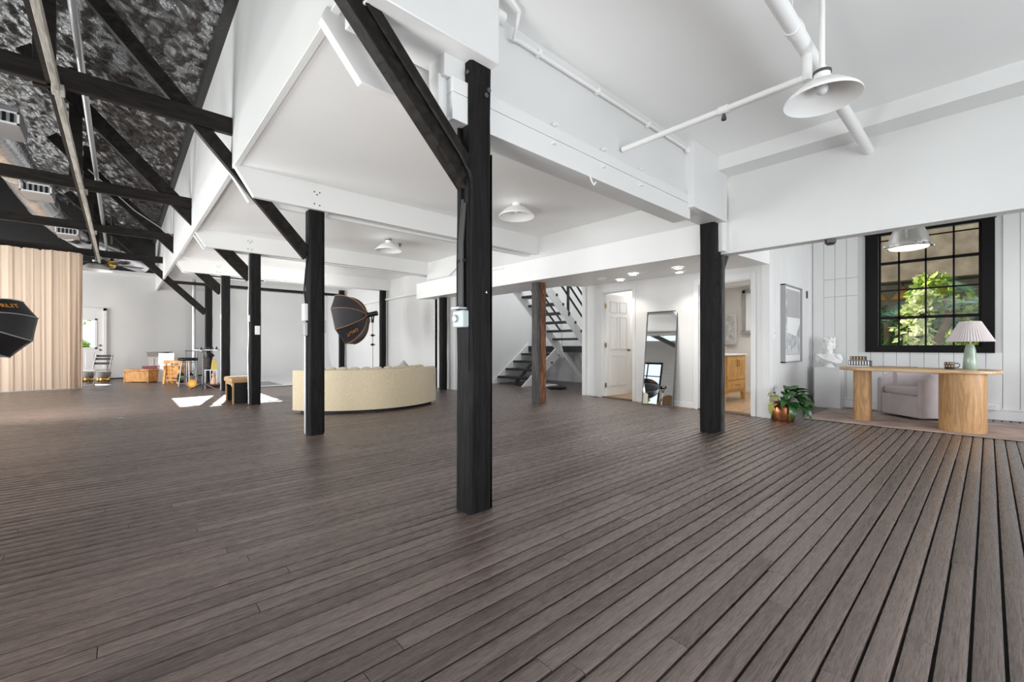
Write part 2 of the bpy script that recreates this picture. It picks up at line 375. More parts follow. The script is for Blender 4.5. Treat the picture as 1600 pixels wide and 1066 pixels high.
for (sc_, cx, yy, l, g, dz, tx, ty) in pl[295:]:
    L_ = LENS[l]-.0025; w = PW-GAPS[g]
    hx = L_/2; hw = w/2
    a = [(cx-hx, yy-hw, dz-.0045-tx*.04), (cx-hx, yy-hw*.6, dz-.0006-tx*.024), (cx-hx, yy+hw*.6, dz+tx*.024), (cx-hx, yy+hw, dz-.0045+tx*.04)]
    b_ = [(cx+hx, p[1], p[2]) for p in a]
    mb.add(a+b_, [(0,4,5,1),(1,5,6,2),(2,6,7,3)])
po = mb.build('plank', PLANK, floor, fix=False, ang=60); po['kind'] = 'stuff'

# ---- right-hand part of the hall: high ceiling over the camera, drop wall to the alcove
struct(MB().box(.95, 5.65, -3.5, 2.3, 3.28, 3.38), 'ceiling', CEIL)
struct(MB().box(5.5, 5.66, -3.5, 2.32, 2.19, 3.28), 'wall_drop', WHITE)
struct(MB().box(5.2, 5.52, -3.5, 2.2, 3.12, 3.285), 'trim_1', TRIMW, bevel=.004)
struct(MB().box(1.46, 5.43, 2.225, 2.40, 2.71, 3.28), 'wall_beam', WHITE)
mb = struct(MB().box(4.57, 5.45, 2.13, 2.42, 2.56, 3.28), 'trim_2', TRIMW, bevel=.004)
b0 = thing('ceiling_beam', 'long white boarded ceiling beam running from the big centre post to the right-hand post', 'beam', (3.0, 2.3, 2.445))
for (z0, z1) in ((2.445, 2.612), (2.616, 2.706)):
    MB().box(1.50, 4.62, 2.195, 2.39, z0, z1).build('board', TRIMW, b0, bevel=.003)
MB().box(1.44, 1.56, 2.26, 2.36, 2.46, 2.73).build('end_block', TRIMW, b0, bevel=.004)
for (x, z) in ((2.42, 2.715), (3.03, 2.715), (2.40, 2.57), (3.02, 2.57), (3.62, 2.71), (3.6, 2.56)):
    MB().box(x-.016, x+.016, 2.165, 2.20, z-.008, z+.008).build('cable_clip', TRIMW, b0)
MB().tube([(2.86, 2.20, 2.45), (2.86, 2.18, 2.40), (2.86, 2.16, 2.37), (2.86, 2.14, 2.39)], .007, 6).build('hook', TRIMW, b0)
bA = MB().box(.94, 1.785, 2.09, 2.45, 2.845, 3.28).build('ceiling_beam', TRIMW, bevel=.006)
tag(bA, 'short white boxed beam resting on top of the big centre post', 'beam')
# ---- coffered loft underside: ceiling bays
for (y0, y1, z, x1) in ((2.40, 5.28, 2.97, 5.5), (5.62, 8.82, 3.03, 5.5), (9.0, 12.2, 3.07, 6.1)):
    struct(MB().box(.93, x1, y0-.05, y1+.08, z, z+.08), 'ceiling', CEIL)
# hidden opening added in the far bay so the sun casts its floor patch
SKX0, SKX1, SKY0, SKY1 = 1.74, 3.30, 12.95, 15.1
struct(MB().box(.93, 6.1, 12.5, SKY0, 3.07, 3.11).box(.93, 6.1, SKY1, 19, 3.07, 3.11).box(.93, SKX0, SKY0, SKY1, 3.07, 3.11).box(SKX1, 6.1, SKY0, SKY1, 3.07, 3.11), 'ceiling', CEIL)
sk = thing('added_sun_opening', 'unseen ceiling opening added to cast the sun patch, beyond the third beam', 'added_sun_opening', ((SKX0+SKX1)/2, 14, 3.07))
MB().box(SKX0, SKX1, 13.10, 13.21, 3.08, 3.12).build('sun_split_bar', TRIMW, sk)  # bar added to split the sun patch into two strips
for y_ in (SKY0-.04, SKY1): MB().box(SKX0-.03, SKX1+.03, y_, y_+.04, 3.05, 3.2).build('frame_bar', TRIMW, sk)
# loft face wall above the posts
struct(MB().box(.88, .93, -.5, 19, 2.95, 4.56), 'wall_loft', WHITE, bevel=.004)
struct(MB().box(.80, .90, -.5, 19, 4.52, 4.70), 'trim_3', DARKWALL)
# wide doubled white beams over each post line, ends cut on the slant
def double_beam(yc, zb, zt, xr, label):
    t = thing('ceiling_beam', label, 'beam', (3.2, yc, zb))
    for y0, y1 in ((yc-.15, yc-.085), (yc+.085, yc+.15)):
        MB().prism([(.87, zt), (1.06, zb), (xr, zb), (xr, zt)], y0, y1, 'xz').build('board', TRIMW, t, bevel=.003)
    MB().box(1.9, xr-.1, yc-.085, yc+.085, zb+.03, zt).build('core', TRIMW, t)
    for dx, dz in ((.0, .20), (.03, .17), (.06, .2), (.0, .06), (.06, .05)):
        MB().disc((1.68+dx, yc-.150, zb+dz), .008, 8, (0, -1, 0), .006).build('bolt', STEELD, t)
    return t
double_beam(5.45, 2.665, 2.97, 5.6, 'white doubled ceiling beam over the post in front of the sofa')
double_beam(9.0, 2.735, 3.03, 5.95, 'white doubled ceiling beam crossing over the second and the wall-side posts')
double_beam(12.35, 2.75, 3.075, 6.05, 'farthest white doubled ceiling beam in front of the back wall')
bb = MB().prism([(.83, 2.89), (1.06, 2.62), (1.6, 2.62), (1.6, 2.97), (.86, 2.97)], 2.50, 2.56, 'xz').build('ceiling_beam', TRIMW, bevel=.003)
tag(bb, 'white slant-cut plank end beside the brace of the big centre post', 'beam')
# black ledger under the farthest beam
tag(MB().box(1.0, 6.0, 15.6, 15.7, 2.86, 2.94).build('ledger_board', CHORDM), 'thin dark ledger board under the ceiling beyond the farthest white beam', 'board')
# ---- soffit with recessed lamps, wall above it
struct(MB().box(5.42, 5.58, 2.40, 9.0, 2.60, 3.10), 'wall_soffit', WHITE)
mb = MB()
sf = [(5.42, 2.16, 2.215), (7.06, 2.16, 2.262), (7.52, 5.95, 2.36), (5.42, 5.95, 2.225)]
sf2 = [(5.42, 5.95, 2.225), (6.92, 5.95, 2.33), (6.92, 9.5, 2.33), (5.42, 9.5, 2.225)]
for q in (sf, sf2):
    mb.add(q+[(a, b, 2.60) for a, b, c in q], [(0,1,2,3),(7,6,5,4),(0,4,5,1),(1,5,6,2),(2,6,7,3),(3,7,4,0)])
struct(mb, 'ceiling_soffit', CEIL)
struct(MB().box(6.86, 6.92, 5.95, 9.5, 2.33, 4.7), 'wall_stair_side', WHITE)
# seam boards under the loft edge
struct(MB().prism([(8.0, 2.62), (8.9, 2.62), (8.9, 3.03), (7.1, 3.03)], 5.36, 5.42, 'yz'), 'trim_4', TRIMW)
# ---- doorway wall (slightly askew)
DA = np.array([7.05, 2.16]); DD = np.array([.12105, .99265]); DN = np.array([.99265, -.12105])
DF = (DA, DD, DN)
def DW(s, o, z): return (DA[0]+DD[0]*s+DN[0]*o, DA[1]+DD[1]*s+DN[1]*o, z)
wm = MB()
for s0, s1, z0, z1 in ((0, .257, 0, 2.34), (1.112, 2.484, 0, 2.38), (3.261, 3.75, 0, 2.42), (.257, 1.112, 2.08, 2.34), (2.484, 3.261, 2.17, 2.42)):
    wm.fbox(DF, s0, s1, 0, .12, z0, z1)
struct(wm, 'wall_doorway', WHITE)
for nm, s0, s1, zt, wl, wr in (('trim_5', 2.484, 3.261, 2.17, .18, .065), ('trim_6', .257, 1.112, 2.08, .085, .07)):
    t = MB().fbox(DF, s1, s1+wl, -.022, .0, 0, zt+.1).fbox(DF, s0-wr, s0, -.022, 0, 0, zt+.1).fbox(DF, s0, s1, -.022, 0, zt, zt+.1)
    t.fbox(DF, s1-.015, s1, 0, .12, 0, zt).fbox(DF, s0, s0+.015, 0, .12, 0, zt).fbox(DF, s0, s1, 0, .12, zt-.015, zt)
    struct(t, nm, TRIMW, bevel=.004)
struct(MB().fbox(DF, 1.2, 2.41, -.016, 0, 0, .10), 'baseboard_doorway', TRIMW, bevel=.004)
# rooms behind the two doorways
struct(MB().fbox(DF, 2.25, 3.7, .12, 2.6, -.03, .012), 'floor_side_room', TANFLOOR)
struct(MB().box(7.17, 10.7, 2.27, 4.42, -.03, .012), 'floor_bathroom', TANFLOOR)
w = MB().fbox(DF, 2.4, 3.7, 2.6, 2.66, 0, 2.5).fbox(DF, 3.62, 3.68, .12, 2.6, 0, 2.5)
struct(w, 'wall_side_room', WHITE)
struct(MB().fbox(DF, 2.4, 3.6, 2.575, 2.6, .012, .13).fbox(DF, 3.60, 3.62, .12, 2.6, .012, .13), 'baseboard_side_room', TRIMW)
struct(MB().box(10.7, 10.78, 2.26, 4.5, 0, 2.5).box(7.45, 10.7, 4.42, 4.5, 0, 2.5).box(9.45, 10.7, 2.2, 2.27, 0, 2.5), 'wall_bathroom', WHITE)
struct(MB().box(7.2, 10.78, 2.27, 5.84, 2.43, 2.5), 'ceiling_side_rooms', CEIL)
struct(MB().box(10.675, 10.7, 2.3, 4.42, .012, .13), 'baseboard_bathroom', TRIMW)
# threshold strips
struct(MB().fbox(DF, 2.484, 3.261, -.03, .12, 0, .02).fbox(DF, .257, 1.112, -.03, .12, 0, .02), 'trim_7', wood('dark_threshold', (.05, .03, .02), (.16, .10, .06), .4))
area('side_room_lamp', DW(3.0, 1.3, 2.40), DW(3.0, 1.3, 0), .9, .9, 17, (1, .97, .92))
area('bathroom_lamp', (8.9, 3.1, 2.40), (8.9, 3.1, 0), 1.0, 1.2, 30, (1, .96, .90))
# ---- picture wall (beadboard) and window wall (wide boards)
pw = struct(MB().box(7.05, 9.45, 2.175, 2.26, 0, 3.3), 'wall_picture', WHITE)
nb = 22; bw = (9.33-7.05)/nb
for i in range(nb):
    MB().box(7.05+i*bw+.002, 7.05+(i+1)*bw-.002, 2.16, 2.18, .10, 3.2).build('panel_board', WHITE, pw, bevel=.004, seg=1)
struct(MB().box(7.05, 9.33, 2.14, 2.165, 0, .12), 'baseboard_picture', TRIMW, bevel=.004)
WY0, WY1, WZ0, WZ1 = .069, 1.236, 1.06, 2.89
ww = MB().box(9.35, 9.46, -3.5, WY0, 0, 3.3).box(9.35, 9.46, WY1, 2.3, 0, 3.3).box(9.35, 9.46, WY0, WY1, 0, WZ0).box(9.35, 9.46, WY0, WY1, WZ1, 3.3)
ww = struct(ww, 'wall_window', WHITE)
yb = 2.15; bw = .163
while yb > -1.2:
    y0 = yb-bw
    segs = [(.12, 3.2)]
    if y0 < 1.40 and yb > -.06: segs = [(.12, .965), (2.925, 3.2)]
    elif yb <= 2.13 and y0 > 1.48: segs = [(.12, 1.925), (1.935, 2.235), (2.245, 3.2)]
    for z0, z1 in segs: MB().box(9.33, 9.352, y0+.002, yb-.002, z0, z1).build('panel_board', WHITE, ww, bevel=.004, seg=1)
    yb = y0
struct(MB().box(9.305, 9.335, -3.5, 2.14, 0, .135), 'baseboard_window', TRIMW, bevel=.005)
struct(MB().box(5.66, 9.45, -3.5, 2.3, 3.2, 3.3), 'ceiling_alcove', CEIL)
# window_1
BLKW = mat('black_window_paint', (.005, .0045, .0045), .5, spec=.15)
w1 = struct(MB().box(9.295, 9.36, 1.236, 1.40, .96, 2.93).box(9.295, 9.36, -.06, .069, .96, 2.93).box(9.295, 9.36, .069, 1.236, .96, 1.06).box(9.295, 9.36, .069, 1.236, 2.885, 2.93).box(9.28, 9.36, -.075, 1.415, 2.915, 2.945), 'window_1', BLKW, bevel=.003)
ys = [1.236, .981, .665, .357, .069]; zs = [1.06, 1.521, 1.971, 2.422, 2.885]
MB().box(9.36, 9.40, 1.205, 1.236, 1.06, 2.885).box(9.36, 9.40, .069, .10, 1.06, 2.885).box(9.36, 9.40, .069, 1.236, 1.06, 1.075).build('sash_frame', BLKW, w1)
MB().box(9.36, 9.40, 1.236, 1.242, 1.06, 2.88).build('jamb_liner', TRIMW, w1)
for yv in ys[1:-1]: MB().box(9.362, 9.40, yv-.011, yv+.011, 1.06, 2.885).build('muntin', BLKW, w1)
for zv, h in ((1.521, .022), (1.971, .011), (2.422, .022), (2.80, .008)): MB().box(9.362, 9.40, .069, 1.236, zv-h, zv+h).build('muntin', BLKW, w1)
MB().box(9.35, 9.38, .66, .73, 1.54, 1.575).build('sash_lock', BLACKPL, w1)
for i in range(4):
    for j in range(4):
        MB().box(9.380, 9.384, ys[i+1]+.011, ys[i]-.011, zs[j]+.012, zs[j+1]-.012).build('pane', GLASS, w1, smooth=False)
# ---- wall with the posts and pipe on the right of the sofa, stair nook
struct(MB().box(6.05, 6.15, 8.75, 19, 0, 3.1), 'wall_sofa_side', WHITE)
struct(MB().box(6.05, 10.1, 9.55, 9.65, 0, 4.7).box(10.0, 10.1, 5.7, 9.65, 0, 4.7).box(7.45, 10.1, 5.86, 5.95, 0, 4.7), 'wall_stair', WHITE)
struct(MB().box(6.86, 10.1, 5.86, 9.65, 4.7, 4.8), 'ceiling_stair', CEIL)
area('stair_top_fill', (8.6, 7.6, 4.65), (8.6, 7.6, 0), 1.6, 1.6, 70, DAY)  # fill lamp added under the closed ceiling to brighten the stair nook
# ---- far wall of the hall
fw = MB().box(-5.1, -1.35, 19, 19.1, 0, 3.47).box(-.38, 6.2, 19, 19.1, 0, 3.47).box(-1.35, -.38, 19, 19.1, 2.19, 3.47)
struct(fw, 'wall_far', WHITE)
struct(MB().box(-5.1, 1.0, 19.0, 19.1, 3.47, 6.9), 'wall_gable', DARKWALL)
struct(MB().box(-5, 1.2, 18.9, 19.02, 3.43, 3.52), 'trim_8', TRIMW)
struct(MB().box(-.38, 2.2, 18.97, 19, 0, .045), 'baseboard_far', BLACKPL)
# left and rear sides (seen only in the mirror), with window openings
LW = MB()
for a, b_ in ((-3.5, -.9), (3.9, 4.6), (9.0, 10.6), (15.4, 15.9), (18.6, 19)): LW.box(-5.1, -5, a, b_, 0, 4.2)
for a, b_ in ((-.9, 3.9), (4.6, 9.0), (10.6, 15.4), (15.9, 18.6)): LW.box(-5.1, -5, a, b_, 0, .35).box(-5.1, -5, a, b_, 3.1, 4.2)
lw = struct(LW, 'wall_left', WHITE)
for k in range(16): MB().bar((-4.985, 9.02, .10+.17*k), (-4.985, 10.55, .10+.17*k), .022, .165).build('siding_board', WHITE, lw)
struct(MB().box(-5, -1.6, -3.6, -3.5, 0, 5.5).box(4.4, 6.2, -3.6, -3.5, 0, 3.3).box(9.0, 9.45, -3.6, -3.5, 0, 3.3).box(-1.6, 9.45, -3.6, -3.5, 2.75, 3.3), 'wall_rear', WHITE)
for n_, (a, b_) in enumerate(((-.9, 3.9), (4.6, 9.0), (10.6, 15.4), (15.9, 18.6))):
    f_ = MB().box(-5.06, -4.98, a, a+.08, .35, 3.1).box(-5.06, -4.98, b_-.08, b_, .35, 3.1).box(-5.06, -4.98, a, b_, .35, .43).box(-5.06, -4.98, a, b_, 3.02, 3.1)
    f_ = struct(f_, 'window_%d' % (n_+2), BLKW)
    for k in range(1, 6): MB().box(-5.05, -5.0, a+k*.8-.02, a+k*.8+.02, .4, 3.05).build('muntin', BLKW, f_)
    for k in range(1, 4): MB().box(-5.05, -5.0, a, b_, .35+k*.69-.02, .35+k*.69+.02).build('muntin', BLKW, f_)
# ---- black foam roof
def roofz(x): return 4.62+(.93-x)*.42 if x > -2.3 else 4.62+3.23*.42-(-2.3-x)*.55
def roof(u, v):
    x = .93-5.95*u; y = -.8+19.85*v; z = roofz(x)
    p = Vector((x*7, y*11, z*3))
    n = mnoise.noise(p)*.085+mnoise.noise(p*2.2)*.022+mnoise.noise(Vector((x*1.1, y*1.4, 0)))*.05
    far = max(0, min(1, (y-14.5)/2.5))
    if far: n = n*(1-far)+far*(.13*(.5-mnoise.cell_vector(Vector((x*4.5, y*4.5, 0))).x)*.4+.12*abs(mnoise.noise(p*.9)))
    return (x, y, z-n)
struct(MB().grid(roof, 190, 660), 'ceiling_roof', FOAM, fix=False, ang=180)
# ---- white studio sweep between the posts
def sweep(u, v):
    x = 2.1+3.95*u; s = v*7.5
    if s < 3.6: yy = 12.62+s; z = .012
    elif s < 5.5:
        a = (s-3.6)/1.9*pi/2; yy = 16.22+1.25*sin(a); z = .012+1.25*(1-cos(a))
    else: yy = 17.47; z = 1.262+(s-5.5)/2.0*1.78
    return (x, yy, z)
struct(MB().grid(sweep, 2, 40), 'backdrop', WHITE, fix=False, ang=180)

# ================================================================== TIMBER POSTS, BRACES, TRUSSES
def post_body(cx, cy, sx, sy, z1, seed, n=9):
    r = random.Random(seed); m = MB()
    ch = min(sx, sy)*.09; vs = []
    for k in range(n+1):
        z = z1*k/n; jx = r.uniform(-.003, .003); jy = r.uniform(-.003, .003); a = sx/2+r.uniform(-.003, .002); b = sy/2+r.uniform(-.003, .002)
        vs += [(cx+jx+p, cy+jy+q, z) for p, q in ((-a+ch,-b),(a-ch,-b),(a,-b+ch),(a,b-ch),(a-ch,b),(-a+ch,b),(-a,b-ch),(-a,-b+ch))]
    fs = [(k*8+i, k*8+(i+1)%8, k*8+8+(i+1)%8, k*8+8+i) for k in range(n) for i in range(8)]
    fs += [tuple(range(7,-1,-1)), tuple(n*8+i for i in range(8))]
    return m.add(vs, fs)
def post(label, cx, cy, sx, sy, z1, seed, m=BLACKP, name='timber_post'):
    t = thing(name, label, 'post', (cx, cy, 0))
    post_body(cx, cy, sx, sy, z1, seed).build('shaft', m, t, ang=25)
    return t
pA = post('big black timber post in the middle of the hall, carrying the grey control box', 1.70, 2.245, .172, .165, 2.845, 1)
CRACK = mat('crack_shadow', (.004, .003, .003), .9)
MB().box(1.755, 1.759, 2.158, 2.1635, .0, 2.79).build('check_crack', CRACK, pA)
MB().box(1.788, 1.792, 2.17, 2.32, .0, 2.3).build('face_board', BLACKP, pA)
MB().box(1.605, 1.616, 2.175, 2.215, .9, 2.1).build('face_board', BLACKP, pA)
for (y, z) in ((2.19, 2.77), (2.25, 2.70)): MB().disc((1.613, y, z), .014, 10, (-1, 0, 0), .008).build('bolt', STEELD, pA)
for (x, z) in ((1.735, 2.66), (1.755, 2.70)): MB().disc((x, 2.163, z), .016, 10, (0, -1, 0), .008).build('bolt', STEELD, pA)
MB().lathe([(.006,-.006),(.010,0),(.006,.006)], (1.74, 2.16, 1.40), 8, (0, -1, 0)).build('bolt', GALV, pA)
pB = post('black timber post standing close in front of the left end of the cream sofa', 1.725, 5.43, .165, .165, 2.67, 2)
MB().box(1.80, 1.812, 5.345, 5.51, .02, 2.66).build('face_board', BLACKP, pB, bevel=.002)
pC = post('black timber post with a white switch plate, beside the tan-topped bench', 1.815, 9.0, .17, .165, 2.74, 3)
pD = post('black timber post just behind the tan-topped bench, its shadow crossing the sun patch', 1.87, 12.33, .17, .165, 2.76, 4)
pE = post('farthest black timber post beside the studio cart', 1.95, 15.65, .17, .165, 3.07, 5)
pF = post('broad black timber post between the leaning mirror and the potted plant', 5.40, 2.31, .20, .18, 2.565, 6)
MB().box(5.502, 5.575, 2.205, 2.40, .0, 2.30).build('face_board', GREYWOOD, pF, bevel=.003)
MB().prism([(5.575, 2.19), (5.69, 2.19), (5.575, 2.02)], 2.205, 2.38, 'xz').build('wedge_block', GREYWOOD, pF)
for (x, z) in ((5.37, 2.10), (5.45, 1.83), (5.37, 1.82), (5.46, 2.42)): MB().disc((x, 2.222, z), .016, 8, (0, -1, 0), .006).build('bolt', CRACK, pF)
pG = post('two-tone grey and raw brown timber post in front of the staircase', 5.765, 5.66, .16, .16, 2.66, 7, GREYWOOD)
mb = MB()
for k in range(6): mb.box(5.763+.024*k, 5.787+.024*k, 5.565+random.uniform(0, .012), 5.60, 0, 2.32-.02*abs(k-2)-random.uniform(0, .08))
mb.build('split_face', BROWNWOOD, pG, bevel=.003)
mb = MB()
for k in range(3): mb.box(5.85, 5.89+random.uniform(0, .01), 5.57+.05*k, 5.618+.05*k, 0, 2.24+random.uniform(-.05, .05))
mb.build('split_face', BROWNWOOD, pG, bevel=.003)
pH = post('black timber post at the right end of the cream sofa', 5.86, 8.98, .15, .15, 2.74, 8)
pI = post('black timber post at the wall, right of the octagonal softbox', 5.9, 12.36, .16, .15, 2.76, 9)
pJ = post('distant black timber post half hidden by the octagonal softbox', 5.9, 15.65, .17, .15, 3.07, 10)

def brace(label, yc, x0, z0, x1, z1, w=.12, th=.075):
    t = thing('diagonal_brace', label, 'brace', (x0, yc, z0))
    MB().bar((x0, yc, z0), (x1, yc, z1), th, w).build('timber', BRACEM, t, bevel=.004)
    return t
t = brace('nearest black diagonal brace rising from the big centre post', 2.245, 1.66, 2.10, .55, 3.24, .15, .09)
MB().bar((1.665, 2.19, 2.16), (.60, 2.19, 3.255), .022, .05).build('cleat', BRACEM, t)
MB().tube([(.62, 2.185, 3.20), (1.1, 2.185, 2.70), (1.55, 2.185, 2.24), (1.625, 2.18, 2.13), (1.632, 2.175, 2.0), (1.625, 2.185, 1.8)], .011, 8).build('cable', BRACEM, t)
brace('black diagonal brace rising from the post in front of the sofa', 5.45, 1.66, 2.13, -.9, 5.02, .135)
brace('black diagonal brace rising from the post beside the bench', 9.0, 1.76, 2.30, -1.0, 5.22, .20)
brace('black diagonal brace rising from the post behind the bench', 12.35, 1.80, 2.36, -1.0, 5.20, .20)
brace('farthest black diagonal brace, by the studio cart', 15.65, 1.88, 2.05, -1.0, 4.95, .17)
for yc, zb, zt, x1, lab in ((5.41, 3.30, 3.475, .925, 'nearest dark tie beam under the black foam roof, ending at the white loft wall'),
                            (8.96, 3.36, 3.53, .925, 'second dark tie beam under the black foam roof'),
                            (12.33, 3.42, 3.58, .925, 'third dark tie beam under the black foam roof, with the duct passing behind'),
                            (15.64, 3.40, 3.58, 1.25, 'farthest dark tie beam, just above the blush curtain')):
    t = thing('tie_beam', lab, 'beam', (-2, yc, zb))
    MB().box(-4.95, x1, yc-.03, yc+.03, zb, zt).build('plank', CHORDM, t, bevel=.003)
    MB().box(-4.95, x1-.08, yc-.045, yc-.03, zb-.004, zb+.028).build('edge_strip', CHORDM, t)
    MB().box(-.44, -.36, yc-.05, yc+.05, zb-.06, zb+.01).build('hanger_block', PALEWOOD, t, bevel=.004)
for yc, z0, z1, lab in ((5.5, 3.3, 5.15, 'nearest black vertical king post above the tie beam'), (9.05, 3.36, 5.15, 'second black vertical king post above the tie beams'),
                        (12.4, 3.42, 5.15, 'third black vertical king post above the tie beams'), (15.72, 3.4, 5.15, 'farthest black vertical king post above the tie beams')):
    tag(MB().box(-.56, -.42, yc-.02, yc+.04, z0, z1).build('king_post', CHORDM, bevel=.003), lab, 'post')
tag(MB().box(-.43, -.385, 1.5, 15.75, 3.255, 3.33).build('lumber_strip', PALEWOOD, bevel=.003), 'long pale lumber strip running under the dark tie beams', 'strip')
tag(MB().box(-.47, -.43, 1.5, 15.75, 3.30, 3.34).build('lumber_strip', CHORDM), 'thin dark strip running alongside the pale lumber under the roof', 'strip')
tag(MB().tube([(-.26, 1.5, 3.56), (-.27, 15.8, 3.60)], .026, 12).build('conduit_pipe', GALV), 'long grey metal conduit running above the dark tie beams', 'pipe')
tag(MB().tube([(-.36, 9.1, 3.72), (.2, 11, 3.66), (.86, 12.2, 3.52)], .008, 6).build('cable', GALV), 'thin pale cable slung from the truss to the loft wall', 'cable')

# ---- foil duct with registers
duct = thing('air_duct', 'silver foil air duct snaking under the black foam roof', 'duct', (-1.2, 12, 3.7))
dp = [(-1.36, 6.5, 3.98), (-1.33, 8.5, 4.0), (-1.27, 10.4, 4.0), (-1.22, 12.5, 3.97), (-1.08, 14.4, 3.93), (-.70, 16.0, 3.84), (-.05, 17.3, 3.72), (.5, 18.1, 3.64)]
def spline(p, n):
    out = []; p = [Vector(a) for a in p]; p = [2*p[0]-p[1]]+p+[2*p[-1]-p[-2]]
    for i in range(1, len(p)-2):
        for k in range(n):
            t = k/n; a, b, c, d = p[i-1:i+3]
            out.append(.5*((2*b)+(c-a)*t+(2*a-5*b+4*c-d)*t*t+(3*b-a-3*c+d)*t**3))
    return out+[p[-2]]
sp = spline(dp, 9)
MB().tube(sp, [.235+.006*(i % 2) for i in range(len(sp))], 26).build('duct_skin', FOIL, duct, ang=80)
for k in (7, 20, 30, 40, 52):
    p = sp[k]; MB().tube([p-(sp[k+1]-p)*.12, p+(sp[k+1]-p)*.12], .247, 26).build('joint_band', FOILTAN, duct)
for k, (px, py, pz) in enumerate([(-1.08, 8.1, 3.84), (-1.06, 11.1, 3.80), (-.90, 14.3, 3.74)]):
    rg = MB().box(px-.18, px+.18, py-.32, py+.32, pz-.14, pz+.06).build('register_box', GALV, duct, bevel=.006)
    MB().box(px-.16, px+.16, py-.325, py-.30, pz-.135, pz-.125).box(px-.185, px+.185, py-.33, py-.32, pz-.15, pz-.13).box(px-.185, px+.185, py-.33, py-.32, pz-.02, pz+.0).box(px-.185, px-.165, py-.33, py-.32, pz-.15, pz).box(px+.165, px+.185, py-.33, py-.32, pz-.15, pz).build('register_frame', LAMPW, rg)
    mb = MB()
    for j in range(5): mb.box(px-.14+.062*j, px-.108+.062*j, py-.328, py-.322, pz-.13, pz-.02)
    mb.build('louver', BLACKPL, rg)

# ================================================================== PIPES, CONDUITS, BOXES
t = thing('control_box', 'pale grey-green dial control box with conduits on the big centre post', 'control box', (1.575, 2.225, 1.17))
MB().box(1.560, 1.613, 2.175, 2.285, 1.172, 1.278).build('housing', BOXGREY, t, bevel=.008)
MB().disc((1.560, 2.245, 1.225), .023, 16, (-1, 0, 0), .016).build('dial', GALV, t, bevel=.003)
MB().box(1.54, 1.61, 2.19, 2.27, 1.285, 1.297).build('hub_plate', GALV, t)
for y, x, top in ((2.215, 1.585, 1.95), (2.245, 1.592, 1.98)):
    MB().tube([(x, y, 1.29), (x, y, 1.7), (x+.015, y-.01, top)], .0125, 10).build('conduit', mat('dark_grey_conduit', (.035, .034, .034), .45), t)
MB().box(1.58, 1.615, 2.19, 2.27, 1.58, 1.60).build('strap', BLACKP, t)
tag(MB().tube([(1.60, 2.44, 2.85), (1.585, 2.36, 2.83), (1.59, 2.335, 2.76), (1.60, 2.31, 2.68), (1.605, 2.29, 2.60), (1.60, 2.255, 2.3), (1.60, 2.25, 1.9), (1.60, 2.25, 1.4)], .011, 8).build('cable', BLACKP), 'dark cable looping from the white beam down the left face of the big centre post', 'cable')
def sbox(label, x0, x1, y0, y1, z0, z1, m, name='electrical_box', toggle=None):
    t = thing(name, label, 'electrical box', ((x0+x1)/2, (y0+y1)/2, z0))
    MB().box(x0, x1, y0, y1, z0, z1).build('cover', m, t, bevel=.004)
    if toggle: MB().box(*toggle).build('toggle', WHITEPL, t)
    return t
t = sbox('white electrical box on the left face of the post in front of the sofa', 1.60, 1.643, 5.40, 5.50, 1.36, 1.56, WHITEPL)
MB().box(1.605, 1.643, 5.41, 5.48, 1.18, 1.34).build('lower_cover', GALV, t, bevel=.004)
MB().tube([(1.625, 5.44, 1.56), (1.61, 5.44, 1.72), (1.625, 5.43, 1.95), (1.635, 5.40, 2.12)], .009, 8).build('cable', BLACKPL, t)
MB().tube([(1.625, 5.45, 1.18), (1.625, 5.45, .02)], .012, 8).build('conduit', GALV, t)
sbox('small grey electrical box on the right face of the post in front of the sofa', 1.812, 1.85, 5.40, 5.50, 1.22, 1.37, GALV)
sbox('white switch plate on the post beside the bench', 1.80, 1.88, 8.90, 8.917, 1.27, 1.43, WHITEPL, 'switch_plate', (1.835, 1.85, 8.893, 8.902, 1.33, 1.37))
t = sbox('white cable run down the left side of the post beside the bench', 1.70, 1.728, 8.93, 9.0, 1.50, 1.62, WHITEPL, 'cable_run')
MB().tube([(1.715, 8.96, 2.7), (1.715, 8.96, 2.2), (1.705, 8.96, 1.7), (1.715, 8.96, 1.3), (1.70, 8.96, .9), (1.715, 8.96, .02)], .012, 8).build('conduit', GALV, t)
t = sbox('white cable run down the left side of the post behind the bench', 1.765, 1.785, 12.28, 12.36, 1.7, 1.82, WHITEPL, 'cable_run')
MB().tube([(1.775, 12.3, 2.7), (1.775, 12.3, .02)], .012, 8).build('conduit', GALV, t)
tag(MB().tube([(1.62, 15.9, .02), (1.62, 15.9, 3.05)], .045, 12).build('support_pole', GALV), 'bare metal pole standing left of the farthest timber post', 'pole')
# sprinkler pipes
sp1 = thing('sprinkler_pipe', 'white sprinkler pipe along the wall above the sofa', 'pipe', (5.97, 11, 2.47))
MB().tube([(5.97, 8.6, 2.50), (5.97, 15.5, 2.47)], .03, 12).build('pipe', LAMPW, sp1)
for y in (10.3, 12.5, 14.0): MB().lathe([(.008,0),(.012,-.03),(.02,-.05),(.022,-.06)], (5.97, y, 2.45), 8).build('sprinkler_head', STEELD, sp1)
for y in (8.98, 12.2): MB().tube([(5.97, y, 2.5), (5.97, y, 2.74)], .008, 6).build('hanger_rod', GALV, sp1)
sp2 = thing('sprinkler_pipe', 'thick white pipe crossing the high ceiling behind the barn lamp', 'pipe', (4, .80, 2.95))
MB().tube([(2.0, .80, 2.995), (5.5, .80, 2.995)], .044, 16).build('pipe', LAMPW, sp2)
MB().tube([(3.02, .80, 2.995), (3.10, .80, 2.995)], .05, 16).build('coupling', LAMPW, sp2)
MB().tube([(3.02, .80, 3.28), (3.02, .80, 3.03)], .003, 6).build('hanger_rod', LAMPW, sp2)
